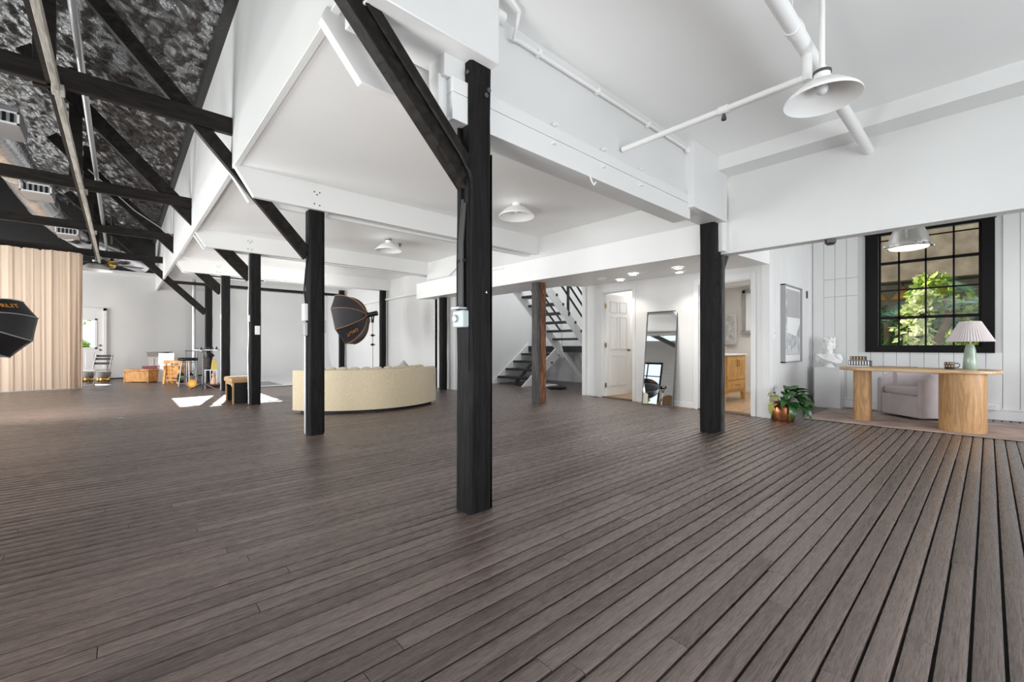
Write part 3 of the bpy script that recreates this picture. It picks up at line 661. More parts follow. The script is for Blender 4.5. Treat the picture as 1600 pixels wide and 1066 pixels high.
sp3 = thing('sprinkler_pipe', 'thinner white branch pipe reaching from the barn lamp to the boarded beam', 'pipe', (3.3, 1.5, 2.78))
MB().tube([(3.33, 2.2, 2.815), (3.33, .80, 2.815)], .024, 14).build('pipe', LAMPW, sp3)
MB().tube([(3.33, 1.36, 2.815), (3.33, 1.29, 2.815)], .032, 14).build('coupling', LAMPW, sp3)
MB().lathe([(.01,0),(.012,-.022),(.018,-.03),(.018,-.05),(.008,-.055)], (3.33, 1.325, 2.79), 10).build('sprinkler_head', STEELD, sp3)
MB().tube([(3.33, .80, 2.79), (3.33, .80, 2.99)], .03, 14).build('riser', LAMPW, sp3)
cd = thing('conduit_pipe', 'slim white conduit bending over the short boxed beam and along the ceiling edge', 'pipe', (3, 2.2, 3.2))
MB().tube([(1.2, 2.0, 3.26), (1.83, 2.03, 3.25), (1.93, 2.06, 3.24), (1.965, 2.12, 3.20), (1.98, 2.17, 3.14), (2.06, 2.19, 3.17), (4.57, 2.19, 3.185)], .013, 10).build('pipe', LAMPW, cd)
for x in (2.25, 2.95, 3.75): MB().box(x-.014, x+.014, 2.17, 2.215, 3.16, 3.20).build('pipe_clip', LAMPW, cd)
MB().box(4.52, 4.57, 2.175, 2.2, 3.15, 3.21).build('pipe_clip', LAMPW, cd)
tag(MB().tube([(1.0, 2.14, 3.20), (1.86, 2.14, 3.20)], .04, 14).build('drain_pipe', LAMPW), 'fat white pipe end poking past the short boxed beam', 'pipe')
t = thing('sprinkler_pipe', 'short white sprinkler branch above the staircase soffit', 'pipe', (5.3, 6.6, 2.5))
MB().tube([(5.42, 6.2, 2.55), (5.36, 6.9, 2.55)], .016, 8).build('pipe', LAMPW, t)
MB().lathe([(.012,0),(.018,-.04),(.02,-.06)], (5.36, 6.9, 2.54), 8).build('sprinkler_head', STEELD, t)

# ================================================================== LAMPS
def barn(label, x, y, zr, R, ztop, stem=.016, glow=0):
    t = thing('barn_lamp', label, 'lamp', (x, y, zr), None)
    pr = [(R, 0), (R*1.0, .012), (R*.93, .03), (R*.80, R*.26), (R*.58, R*.44), (R*.40, R*.53), (R*.26, R*.57)]
    inn = [(R*.25, R*.54), (R*.39, R*.50), (R*.57, R*.41), (R*.78, R*.24), (R*.91, .022), (R*.985, .004), (R, 0)]
    MB().lathe([(r, z+zr) for r, z in pr+inn], (x, y, 0), 40).build('shade', LAMPW, t, ang=70)
    MB().lathe([(0, zr+R*.90), (R*.14, zr+R*.90), (R*.22, zr+R*.84), (R*.22, zr+R*.70), (R*.26, zr+R*.56), (0, zr+R*.54)], (x, y, 0), 20).build('neck', LAMPW, t)
    MB().lathe([(R*.17, zr+R*.88), (R*.245, zr+R*.88), (R*.245, zr+R*.80), (R*.17, zr+R*.80)], (x, y, 0), 20).build('collar', STEELD, t)
    MB().ball((x, y, zr+R*.34), R*.16, n=14, m=10).build('bulb', WHITEPL, t)
    if ztop > zr+R: MB().tube([(x, y, zr+R*.85), (x, y, ztop)], stem, 10).build('stem', LAMPW, t)
    return t
barn('large white barn lamp hanging beneath the crossing white pipes', 3.25, .70, 2.59, .205, 3.28)
barn('white barn lamp on the bay ceiling just right of the big centre post', 3.93, 4.25, 2.79, .24, 2.97)
barn('white barn lamp on the bay ceiling above the octagonal softbox', 3.62, 7.35, 2.80, .235, 3.03)
barn('white barn lamp mostly hidden behind the post in front of the sofa', 3.20, 10.1, 2.80, .235, 3.07)
t = barn('white barn lamp hanging near the blush curtain under the foam roof', -.52, 17.2, 3.24, .36, 4.9)
# little sprinkler heads on the bay ceilings
for (x, y, z, l) in ((4.27, 4.55, 2.97, 'tiny ceiling sprinkler beside the barn lamp right of the big centre post'), (3.98, 7.6, 3.03, 'tiny ceiling sprinkler beside the barn lamp above the softbox')):
    t = thing('ceiling_sprinkler', l, 'sprinkler', (x, y, z-.06)); MB().lathe([(.035,0),(.035,-.008),(.01,-.012),(.01,-.04),(.025,-.045),(.025,-.05)], (x, y, z), 12).build('head', STEELD, t)
# ceiling fan
t = thing('ceiling_fan', 'dark-bladed ceiling fan with a brass hub near the far wall', 'fan', (-.2, 17.2, 3.36))
MB().lathe([(0,-.10),(.07,-.09),(.11,-.02),(.10,.06),(.03,.10),(0,.10)], (-.2, 17.2, 3.44), 20).build('motor_hub', mat('polished_brass', (.65, .42, .10), .2, 1), t)
MB().tube([(-.2, 17.2, 3.5), (-.2, 17.2, 4.9)], .02, 8).build('rod', BRASS, t)
for k in range(4):
    a = .35+k*pi/2; MB().bar((-.2+.1*cos(a), 17.2+.1*sin(a), 3.44), (-.2+.75*cos(a), 17.2+.75*sin(a), 3.46), .14, .015).build('blade', CHORDM, t)
# recessed lamps
for (s_, o_, l, on) in ((2.40, -.95, 'recessed lamp nearest the staircase end of the soffit', 0), (2.45, -.40, 'recessed lamp above the six-panel door', 1), (1.75, -.90, 'recessed lamp between the door and the leaning mirror', 1),
                        (1.20, -.42, 'recessed lamp above the leaning mirror, close to the wall', 1), (.92, -.88, 'recessed lamp closest to the broad black post', 1)):
    x, y, _ = DW(s_, o_, 0); u = (x-5.42)/(DW((y-2.16)/.99, 0, 0)[0]-5.42); v = (y-2.16)/3.79
    z = (2.215*(1-v)+2.225*v)*(1-u)+(2.262*(1-v)+2.36*v)*u
    t = thing('recessed_lamp', l, 'lamp', (x, y, z-.012))
    MB().lathe([(.085, .004), (.09, -.006), (.062, -.012), (.058, -.004)], (x, y, z), 24).build('trim_ring', LAMPW, t)
    MB().disc((x, y, z-.009), .058, 20, (0,0,1), .004).build('lens', LED if on else LAMPW, t)
    if on: 
        d = bpy.data.lights.new('recessed_beam', 'SPOT'); d.energy = 24; d.spot_size = radians(120); d.spot_blend = .6; d.shadow_soft_size = .05; d.color = (1, .93, .82)
        lo = bpy.data.objects.new('recessed_beam', d); C.objects.link(lo); lo.location = (x, y, z-.03)
# nautical pendant in the alcove
t = thing('pendant_lamp', 'brushed nickel ship-style pendant lamp hanging before the black window', 'lamp', (6.5, .60, 2.13))
MB().lathe([(.178, 2.17), (.182, 2.19), (.172, 2.23), (.155, 2.30), (.125, 2.37), (.08, 2.42), (.04, 2.45), (0, 2.45)], (6.5, .60, 0), 32).build('dome', NICKEL, t)
MB().lathe([(.183, 2.185), (.197, 2.18), (.197, 2.158), (.183, 2.152), (.17, 2.157)], (6.5, .60, 0), 32).build('rim_ring', CHROME, t)
MB().lathe([(.18, 2.165), (.16, 2.142), (.09, 2.128), (0, 2.124)], (6.5, .60, 0), 32).build('diffuser', BULB, t)
for k in range(4):
    a = .5+k*pi/2; c, s_ = cos(a), sin(a)
    MB().bar((6.5+.18*c, .6+.18*s_, 2.17), (6.5+.225*c, .6+.225*s_, 2.175), .035, .03).build('clamp', CHROME, t, bevel=.005)
MB().tube([(6.5-.165, .6, 2.22), (6.5-.19, .6, 2.29), (6.5-.15, .6, 2.35)], .01, 8).build('handle', CHROME, t)
MB().tube([(6.5, .6, 2.44), (6.5, .6, 3.2)], .012, 8).build('stem', NICKEL, t)
tag(MB().lathe([(.05, 2.19), (.05, 2.15), (.03, 2.13), (0, 2.13)], (5.585, 1.13, 0), 14).build('smoke_detector', STEELD), 'small dark sensor under the edge of the drop wall', 'sensor')

# ================================================================== STAIRCASE
st = thing('staircase', 'white open staircase with black treads turning at a landing', 'staircase', (8.6, 8.2, 0))
NR = 5; RISE = .214
def strg(y0, y1, p0, p1, w, nm='stringer'):   # sloping board in an XZ plane
    p0 = Vector((p0[0], 0, p0[1])); p1 = Vector((p1[0], 0, p1[1])); d = (p1-p0).normalized(); n_ = Vector((-d.z, 0, d.x))*w
    q = [(p0.x, p0.z), (p1.x, p1.z), (p1.x+n_.x, p1.z+n_.z), (p0.x+n_.x, p0.z+n_.z)]
    return MB().prism(q, y0, y1, 'xz').build(nm, TRIMW, st, bevel=.003)
for y0, y1 in ((8.17, 8.215), (9.48, 9.53)):
    MB().prism([(7.76, 0), (8.10, 0), (9.30, .80), (9.30, 1.18)], y0, y1, 'xz').build('stringer', TRIMW, st, bevel=.003)
for k in range(4):
    x = 8.02+.31*k; z = RISE*(k+1)
    MB().box(x, x+.30, 8.215, 9.48, z-.056, z).build('tread', DARKTREAD, st, bevel=.004)
for x0 in (8.75, 9.10): 
    MB().bar((x0-.75, x0*0+8.75 if x0 < 9 else 9.1, .0), (x0+.32, 8.75 if x0 < 9 else 9.1, .90), .03, .10).build('carriage', GREYWOOD, st)
MB().box(9.26, 10.0, 7.05, 9.53, 1.025, 1.07).build('landing', DARKTREAD, st, bevel=.004)
MB().box(9.26, 10.0, 7.05, 7.09, .90, 1.025).box(9.26, 9.30, 7.05, 9.53, .90, 1.025).build('landing_joist', DARKTREAD, st)
SL = (2.37-1.0)/(7.53-9.04)
for y0, y1 in ((7.05, 7.095), (8.11, 8.155)):
    MB().prism([(9.62, .72), (9.30, .72), (7.10, .72-SL*2.2*1.0), (7.10, .98-SL*2.2), (9.38, .98)], y0, y1, 'xz').build('stringer', TRIMW, st, bevel=.003)
for k in range(7):
    x = 9.10-.235*k; z = 1.07+RISE*(k+1)
    MB().box(x-.25, x+.02, 7.095, 8.11, z-.056, z).build('tread', DARKTREAD, st, bevel=.004)
    MB().box(x-.10, x-.05, 7.03, 7.052, z-.075, z-.02).build('tread_bolt', DARKTREAD, st)
for k in range(4):
    x = 8.25+.31*k; z = RISE*(k+1); MB().box(x, x+.05, 8.155, 8.172, z-.06, z-.01).build('tread_bolt', DARKTREAD, st)
MB().bar((9.25, 8.13, 1.0), (9.85, 7.75, .0), .08, .07, (0, 1, 0)).build('strut', TRIMW, st)
for y in (7.07, 8.13):
    for h in (.42, .72, 1.0):
        MB().bar((9.25, y, 1.05+h), (7.15, y, 1.05+h-SL*2.1), .025, .045).build('rail', DARKTREAD, st)
    for x in (9.25, 8.3, 7.35): MB().bar((x, y, 1.0+(9.25-x)*-SL-.05), (x, y, 2.1+(9.25-x)*-SL), .05, .05).build('rail_post', TRIMW if y > 8 else DARKTREAD, st)
tag(MB().box(8.35, 9.2, 6.2, 6.23, .0, 1.6).build('plywood_sheet', mat('dull_grey_board', (.34, .33, .30), .7, var=.1)), 'dull grey board leaning under the stair landing', 'board')
tag(MB().box(8.05, 8.45, 7.55, 7.9, .03, .07).build('storage_tray', WHITEPL, bevel=.01), 'white flat tray on the floor under the stairs', 'tray')
tag(MB().lathe([(0,0),(.22,0),(.24,.02),(.22,.05),(0,.055)], (8.1, 7.25, 0), 24).build('floor_disc', BLACKPL), 'flat round black device on the floor under the stairs', 'device')
tag(MB().prism([(7.72, .0), (7.80, 0), (7.80, .92), (7.69, .92), (7.69, .86), (7.72, .84)], 5.95, 6.0, 'xz').build('newel_cap', TRIMW, bevel=.003), 'white capped half post at the stair end of the doorway wall', 'post')

# ================================================================== DOORS
def sixpanel(door, x0, w, h, th):          # panels of a door standing along local X
    for side, yy in ((-1, -th/2), (1, th/2)):
        for cx in (.30, .70):
            for z0, z1 in ((.11, .40), (.47, .78), (.83, .93)):
                a, b_ = x0+w*(cx-.135), x0+w*(cx+.135)
                pn = MB().box(a, b_, yy-.004, yy+.004, h*z0, h*z1).build('panel_field', TRIMW, door)
                m = MB()
                for (p, q, r, s_) in ((a-.012, a+.004, h*z0-.012, h*z1+.012), (b_-.004, b_+.012, h*z0-.012, h*z1+.012), (a, b_, h*z0-.012, h*z0+.004), (a, b_, h*z1-.004, h*z1+.012)):
                    m.box(p, q, yy-.014, yy+.014, r, s_)
                m.build('panel_molding', TRIMW, door, bevel=.003)
hx, hy, _ = DW(3.24, .06, 0)
d2 = MB().box(.0, .775, -.02, .02, .02, 2.15).build('door_2', TRIMW, None, bevel=.002)
d2['kind'] = 'structure'
ORG[d2.name] = (0, 0, 0); d2.location = (0, 0, 0)
d2.data.transform(Matrix.Translation((.3875, 0, .02)))
sixpanel(d2, 0, .775, 2.15, .04)
kb = MB().lathe([(.028, .02), (.028, .026), (.012, .03), (.012, .05), (.026, .055), (.03, .07), (.022, .085), (0, .088)], (.70, 0, .98), 16, (0, -1, 0)).build('door_knob', BRASS, d2)
for z in (.25, 1.08, 1.90): MB().box(-.03, .005, -.024, -.012, z-.05, z+.05).build('hinge', BRASS, d2)
d2.location = (hx, hy, 0); d2.rotation_euler = (0, 0, atan2(5.30-hy, 8.22-hx))
# far door with a glass light
d1 = struct(MB().box(-1.31, -1.13, 18.975, 19.02, 0, 2.2).box(-.58, -.38, 18.975, 19.02, 0, 2.2).box(-1.13, -.58, 18.975, 19.02, 0, 1.02).box(-1.13, -.58, 18.975, 19.02, 1.90, 2.2), 'door_1', TRIMW, bevel=.003)
MB().box(-1.16, -.55, 18.965, 18.98, .98, 1.03).box(-1.16, -.55, 18.965, 18.98, 1.89, 1.94).box(-.60, -.55, 18.965, 18.98, .98, 1.94).box(-1.16, -1.12, 18.965, 18.98, .98, 1.94).build('glazing_frame', TRIMW, d1)
MB().box(-1.12, -.59, 19.0, 19.004, 1.03, 1.90).build('pane', GLASS, d1, smooth=False)
for x in (-1.05, -.72): MB().box(x-.10, x+.10, 18.968, 18.98, .18, .86).build('panel_field', TRIMW, d1, bevel=.008)
for z in (1.09, .95): MB().lathe([(.03, 0), (.03, .012), (.018, .016), (.018, .03)], (-.48, 18.975, z), 12, (0, -1, 0)).build('lock_set' if z > 1 else 'door_handle', STEELD, d1)
struct(MB().box(-.41, -.33, 18.95, 19.0, 0, 2.28).box(-1.42, -1.33, 18.95, 19, 0, 2.28).box(-1.42, -.33, 18.95, 19.0, 2.2, 2.28), 'trim_9', TRIMW, bevel=.003)

# ================================================================== SOFA
so = thing('curved_sofa', 'cream boucle curved sofa seen from behind, between two black posts', 'sofa', (3.35, 8.2, 0))
SC_ = (3.33, 8.04); A0, A1 = radians(-153), radians(-42)
MB().arc(SC_, .66, 1.41, .0, .055, A0+.06, A1-.04, 40).build('plinth', BLACKPL, so)
MB().arc(SC_, 1.31, 1.485, .05, .685, A0, A1, 48, rd=.035).build('back_shell', BOUCLE, so)
MB().arc(SC_, .62, 1.27, .05, .42, A0+.02, A1-.02, 48, rd=.07, crown=.02).build('seat', BOUCLE, so)
nch = 13
for k in range(nch):
    a0 = A0+(A1-A0)*(k+.02)/nch; a1 = A0+(A1-A0)*(k+.98)/nch
    m = MB(); 
    def ch(u, v, a0=a0, a1=a1):
        a = a0+(a1-a0)*u; e = sin(pi*min(max(u, 0), 1))**.4; t = v*pi
        r = 1.21+.115*cos(t)*(.55+.45*e)*1.0; z = .36+(.322+.04*e)*sin(t)**.5 if v not in (0, 1) else .36
        return (SC_[0]+r*cos(a), SC_[1]+r*sin(a), z)
    m.grid(ch, 8, 14); m.build('back_channel', BOUCLE, so, ang=80)
for a in (A0+.05, A1-.05):
    MB().arc(SC_, .64, 1.46, .05, .66, a-.05, a+.05, 3, rd=.04).build('end_panel', BOUCLE, so, bevel=.02)
pi_ = thing('cushion', 'pale grey cushion propped on the right end of the cream sofa', 'cushion', (4.12, 7.72, .42))
ORG[pi_.name] = (0, 0, 0)
def cush(w, h, d, n=12):
    m = MB()
    for sgn in (1, -1):
        m.grid(lambda u, v: ((u-.5)*w*(1-.06*sin(pi*v)), sgn*d*(sin(pi*u)*sin(pi*v))**.45, (v-.5)*h*(1-.06*sin(pi*u))), n, n)
    return m
c_ = cush(.30, .30, .08).build('cover', GREYFAB, pi_, ang=120); c_.data.transform(Matrix.Translation((0, 0, 0))); c_.rotation_euler = (radians(-10), radians(45), radians(-40)); c_.location = (0, 0, .16)

# ================================================================== SOFTBOXES
def softbox(label, apex, axis, R, dep, fab, ribm, tk, top, watts=60, tsize=.15):
    apex = Vector(apex); ax = Vector(axis).normalized()
    e1 = (Vector((0,0,1))-ax*ax.z).normalized(); e2 = ax.cross(e1)
    t = thing('softbox', label, 'softbox', tuple(apex))
    def pt(a, s): return apex+ax*(dep*(1-cos(s*pi/2))**.9*.999+.0)+(e1*cos(a)+e2*sin(a))*(R*(.07+.93*sin(s*pi/2)))
    for k in range(8):
        a0 = (k+.5)*pi/4; a1 = a0+pi/4
        m = MB()
        def f(u, v):
            p = pt(a0, v)*(1-u)+pt(a1, v)*u; mid = sin(pi*u)*sin(pi*min(v, .98))*.035*R
            c = apex+ax*((p-apex).dot(ax)); return p-(p-c)*(mid/R)
        m.grid(f, 4, 10); pn = m.build('fabric_panel', fab, t, fix=False, ang=80)
        MB().tube([pt(a0, v/10)+(pt(a0, v/10)-(apex+ax*dep*.6)).normalized()*.006 for v in range(11)], .009*R/.55, 6).build('rib', ribm, t)
        if k == tk:
            am = a0+pi/8; p = pt(am, .64); q = pt(am, .9); b = pt(am, .4)
            x = (q-b).normalized(); rad = (p-(apex+ax*((p-apex).dot(ax)))).normalized(); n_ = (rad-x*rad.dot(x)).normalized(); y = n_.cross(x)
            p = (pt(a0, .64)+pt(a1, .64))/2+n_*.012
            mt = Matrix(((x.x, y.x, n_.x, p.x-apex.x), (x.y, y.y, n_.y, p.y-apex.y), (x.z, y.z, n_.z, p.z-apex.z), (0,0,0,1)))
            text('ORLIT', 'printed_lettering', ORANGE, t, tsize, mt, .002)
    m = MB(); ring = [tuple(pt((k+.5)*pi/4, 1)-ax*.02) for k in range(8)]; m.add(ring+[tuple(apex+ax*(dep-.02))], [(k, (k+1)%8, 8) for k in range(8)])
    m.build('front_diffuser', mat('diffuser_cloth', (.80, .80, .80), .8), t, smooth=False, fix=False)
    area('strobe_light', tuple(apex+ax*(dep+.02)), tuple(apex+ax*3), R*1.3, R*1.3, watts, (1, .98, .95))
    h0 = apex+ax*.01; h1 = apex-ax*.26
    MB().tube([h0, apex-ax*.03], .075, 16).build('speed_ring', STEELD, t)
    fl = MB().tube([apex-ax*.03, h1], .058, 14).build('flash_head', BLACKPL, t, bevel=.008)
    MB().tube([apex-ax*.10+e2*.045+e1*.01, apex-ax*.21+e2*.045+e1*.01], .026, 8).build('flash_display', WHITEPL, fl)
    m_ = apex-ax*.14; bx, by = m_.x, m_.y
    MB().bar((bx-.04, by-.03, m_.z-.05), (bx-.02, by-.015, m_.z-.19), .02, .03).bar((bx+.04, by+.03, m_.z-.05), (bx+.02, by+.015, m_.z-.19), .02, .03).bar((bx-.03, by-.02, m_.z-.19), (bx+.03, by+.02, m_.z-.19), .03, .02).build('tilt_yoke', BLACKPL, t)
    stn = thing('light_stand', label.replace('softbox', 'softbox stand') if False else top, 'light stand', (bx, by, 0))
    MB().tube([(bx, by, .25), (bx, by, m_.z-.19)], .014, 10).build('pole', GALV, stn)
    for z in (m_.z-.50, m_.z-.72): MB().tube([(bx, by, z-.03), (bx, by, z+.03)], .026, 10).tube([(bx-.05, by, z), (bx+.06, by, z)], .012, 6).build('collar', BLACKPL, stn)
    for k in range(3):
        a = k*2*pi/3+.4; MB().tube([(bx, by, .55), (bx+.42*cos(a), by+.42*sin(a), .012)], .011, 6).build('leg', STEELD, stn)
        MB().tube([(bx, by, .27), (bx+.24*cos(a), by+.24*sin(a), .24)], .007, 6).build('strut', STEELD, stn)
    return t
softbox('big dark octagonal softbox with orange ribs above the cream sofa', (4.31, 9.86, 1.79), (-.677, .703, -.21), .62, .56, NAVYFAB, mat('orange_brown_rib', (.36, .17, .06), .6), 4, 'grey light stand rising behind the cream sofa', watts=50, tsize=.105)
softbox('black octagonal softbox with pale ribs in front of the blush curtain', (-1.545, 8.72, 1.43), (.584, .808, -.24), .43, .60, BLACKFAB, mat('pale_rib', (.35, .35, .37), .5), 0, 'light stand holding the black softbox near the blush curtain', watts=70, tsize=.10)

# ================================================================== CURTAIN
cu = thing('curtain', 'sheer blush curtain hanging in folds under the farthest tie beam', 'curtain', (-2, 15.3, 0))
def cfold(x):
    return .038*sin(x*21+sin(x*2.1)*2)+.030*sin(x*44+1.3+sin(x*3))+.03*sin(x*7.3+.5)+.012*sin(x*83)
def cur(u, v):
    x = -3.9+3.2*u; z = .015+v*3.37
    k = 1-.30*v; x += .05*(1-v)*sin(x*5+1)
    return (x+.012*sin(x*22)*k, 15.22+cfold(x)*k+.10*(1-v)*u, z)
MB().grid(cur, 260, 14).build('sheer_panel', CURTAIN, cu, fix=False, ang=180)
def cur2(u, v):
    x = -.98+.27*u; z = .02+v*3.37; return (x, 15.36+.05*sin(x*38)+.03*sin(x*71), z)
MB().grid(cur2, 40, 10).build('gathered_edge', CURTAIN, cu, fix=False, ang=180)
MB().tube([(-4.4, 15.28, 3.385), (-.66, 15.28, 3.385)], .018, 10).build('rod', BLACKPL, cu)

# ================================================================== BENCH, CHEST AND STUDIO GEAR (far left)
be = thing('bench', 'black bench with a tan leather top beside the black posts', 'bench', (1.85, 9.65, 0))
MB().box(1.49, 1.97, 9.27, 10.02, .38, .475).build('seat_pad', TANFAB, be, bevel=.025, seg=3)
MB().box(1.53, 1.95, 9.28, 9.30, .0, .385).build('side_panel', BLACKPL, be)
MB().box(1.53, 1.95, 9.98, 10.0, .0, .385).build('side_panel', BLACKPL, be)
MB().box(1.88, 1.91, 9.30, 9.98, .0, .38).build('divider', BLACKPL, be)
for y in (9.275, 9.97): MB().box(1.515, 1.54, y, y+.03, 0, .385).build('leg_edge', TANFAB, be)
MB().prism([(9.30, .38), (9.98, .38), (9.98, .30), (9.85, .34), (9.43, .34), (9.30, .30)], 1.515, 1.535, 'yz').build('apron', TANFAB, be)
VR = -42.15*pi/180
def far(name, label, cat, x, y, rz=0, group=None):
    t = thing(name, label, cat, (0,0,0), group); t.location = (x, y, 0); t.rotation_euler = (0, 0, VR+rz); return t
# (local x = across, local y = away from the camera)
t = far('wooden_chest', 'long orange pine chest on the floor near the far wall', 'chest', .34, 16.77)
MB().box(-.365, .365, 0, .36, .02, .33).build('body', ORANGEW, t, bevel=.004)
MB().box(-.375, .375, -.01, .37, .335, .39).build('lid', ORANGEW, t, bevel=.006)
for x in (-.365, .335): MB().box(x, x+.03, -.008, 0, 0, .33).build('corner_strip', ORANGEW, t)
t = far('maroon_box', 'maroon fabric box tucked behind the orange chest', 'box', .66, 17.08)
MB().box(-.23, .23, 0, .3, 0, .40).build('body', MAROON, t, bevel=.008); MB().box(-.24, .24, -.01, .31, .40, .46).build('lid', MAROON, t, bevel=.008)
t = far('storage_cabinet', 'grey-washed cabinet with a brown lid against the far wall', 'cabinet', .80, 17.75)
MB().box(-.19, .19, 0, .3, 0, .74).build('body', GREYBOX, t, bevel=.004)
for x in (-.17, .01): MB().box(x, x+.16, -.012, 0, .05, .70).build('door', GREYBOX, t, bevel=.004)
MB().box(-.22, .20, -.03, .33, .74, .86).build('lid_band', BROWNTOP, t, bevel=.004); MB().box(-.23, .30, -.04, .34, .86, .885).build('lid', BROWNTOP, t)
t = far('white_board', 'plain white board leaning behind the orange folding chairs', 'board', .99, 16.62)
o = MB().box(-.24, .24, 0, .02, 0, .86).build('sheet', WHITEPL, t); o.rotation_euler = (-.06, 0, 0)
MB().box(-.24, -.20, .015, .22, 0, .5).build('prop', GREYBOX, t)
def folding(label, x, y, rz):
    t = far('folding_chair', label, 'chair', x, y, rz, None)
    for sx in (-.22, .18):
        MB().bar((sx+.02, .02, 0), (sx+.02, .10, .64), .035, .055).build('leg', ORANGEW, t, bevel=.003)
        MB().bar((sx+.02, .20, 0), (sx+.02, .04, .50), .03, .05).build('leg', ORANGEW, t, bevel=.003)
    for k, z in enumerate((.09, .20, .31, .42)): MB().box(-.20, .20, .05+.012*k, .075+.012*k, z, z+.03).build('slat', ORANGEW, t)
    MB().box(-.24, .24, .07, .11, .58, .66).build('top_rail', ORANGEW, t, bevel=.004)
    MB().box(-.19, .19, .10, .13, .16, .52).build('folded_seat', ORANGEW, t)
    return t
folding('orange wooden folding chair standing folded, left one', 1.04, 15.55, 0)
folding('orange wooden folding chair leaning, right one of the folded pair', 1.30, 15.62, .9)
t = far('stool', 'tall stool with a round black seat by the folding chairs', 'stool', 1.34, 14.42)
MB().lathe([(0,.68),(.20,.68),(.225,.70),(.225,.73),(.20,.755),(0,.76)], (0,0,0), 22).build('seat', BLACKPL, t)
for k in range(4): 
    a = pi/4+k*pi/2; MB().tube([(.13*cos(a), .13*sin(a), .69), (.20*cos(a), .20*sin(a), 0)], .014, 8).build('leg', GALV, t)
MB().lathe([(.175,.24),(.185,.25),(.175,.26),(.165,.25),(.175,.24)], (0,0,0), 20).build('foot_ring', GALV, t)
t = far('hand_truck', 'hand truck with a black tyre and yellow hub beside the stool', 'hand truck', 1.38, 15.25)
for sx in (-.16, .10): 
    w_ = MB().lathe([(.06,-.035),(.15,-.03),(.165,0),(.15,.03),(.06,.035)], (sx, 0, .165), 20, (1, .25, 0)).build('tyre', BLACKPL, t)
    MB().lathe([(0,-.04),(.075,-.04),(.075,.04),(0,.04)], (sx, 0, .165), 16, (1, .25, 0)).build('hub', YELLOW, w_)
for sx in (-.10, .16): MB().tube([(sx, .05, .12), (sx, .12, .95)], .013, 8).build('rail', STEELD, t)
for z in (.35, .6, .93): MB().tube([(-.10, .08, z), (.16, .08, z)], .011, 8).build('crossbar', STEELD, t)
MB().box(-.12, .18, -.12, .05, .01, .025).build('toe_plate', STEELD, t)
t = far('gear_rack', 'wheeled black gear rack with clamps along its top bar', 'rack', 1.66, 14.25)
for sx in (-.17, .07): MB().tube([(sx, 0, .06), (sx, 0, .98)], .016, 8).build('upright', STEELD, t)
MB().box(-.27, .42, -.03, .03, .95, .975).build('top_bar', STEELD, t); MB().box(-.24, .12, -.16, .16, .09, .11).build('base_tray', BLACKPL, t)
for k, x in enumerate((-.2, -.08, .02, .12, .22, .33)):
    MB().tube([(x, 0, .97), (x+.02, .01, 1.01+.02*(k % 3)), (x+.05, 0, .96)], .016, 6).build('clamp', BLACKPL if k % 2 else STEELD, t)
for sx in (-.22, .10): MB().lathe([(0,-.012),(.035,-.012),(.035,.012),(0,.012)], (sx, -.12, .036), 12, (1,0,0)).build('caster', BLACKPL, t)
t = far('rolling_case_wheel', 'orange spoked wheel lying on edge in front of the gear rack', 'wheel', 1.36, 13.71, .5)
MB().lathe([(.05,-.02),(.095,-.02),(.105,0),(.095,.02),(.05,.02)], (0, 0, .105), 22, (.2, 1, 0)).build('rim', mat('orange_plastic', (.80, .32, .04), .4), t)
MB().lathe([(0,-.025),(.05,-.022),(.05,.022),(0,.025)], (0, 0, .105), 14, (.2, 1, 0)).build('hub', YELLOW, t)
t = far('tripod_stand', 'dark five-legged equipment stand with a drooping lamp head', 'stand', 1.50, 12.95)
MB().tube([(0,0,.10), (0,0,.86)], .016, 10).build('pole', STEELD, t); MB().tube([(0,0,.08), (0,0,.32)], .034, 12).build('sleeve', STEELD, t)
for k in range(5):
    a = k*2*pi/5+.3; MB().tube([(0,0,.16), (.26*cos(a), .26*sin(a), .015)], .012, 6).build('leg', STEELD, t)
MB().tube([(0,0,.80), (.02,0,.98), (.12,0,1.03), (.20,0,.97), (.215,0,.86)], .010, 8).build('gooseneck', STEELD, t)
MB().lathe([(.03,.08),(.06,.05),(.085,-.02),(.075,-.03),(0,-.01)], (.18,0,.83), 14, (-.3,0,1)).build('lamp_head', BLACKPL, t)
MB().ball((-.02, -.02, .95), .04).build('ball_head', GALV, t)
t = far('shoulder_bag', 'dark brown bag hanging from the gear rack', 'bag', 1.66, 13.85)
MB().box(-.10, .05, 0, .10, .47, .76).build('body', mat('dark_brown_cloth', (.06, .042, .04), .8, bump=.1), t, bevel=.03, seg=3)
MB().tube([(-.08, .05, .75), (-.03, .05, .96), (.03, .05, .75)], .008, 6).build('strap', BLACKPL, t)
t = far('shelf_table', 'small clear-topped side table with pale legs by the gear rack', 'table', 1.80, 13.60)
MB().box(-.20, .17, -.10, .16, .435, .45).build('top', LAVEND, t)
for sx, sy in ((-.17, -.07), (.14, -.07), (-.17, .13), (.14, .13)): MB().tube([(sx, sy, 0), (sx, sy, .435)], .010, 6).build('leg', GALV, t)
tag(MB().prism([(1.73, .45), (1.87, .45), (1.84, .72), (1.76, .72)], 13.50, 13.53, 'xz').build('caution_sign', YELLOW), 'small yellow caution board standing on the clear side table', 'sign')
t = far('toy_figure', 'small peach plastic figure under the clear side table', 'figure', 1.80, 13.56)
MB().lathe([(0,.05),(.06,.05),(.07,.10),(.05,.20),(.03,.26),(0,.27)], (0,0,.02), 12).ball((0,0,.32), .05).build('body', PEACH, t)
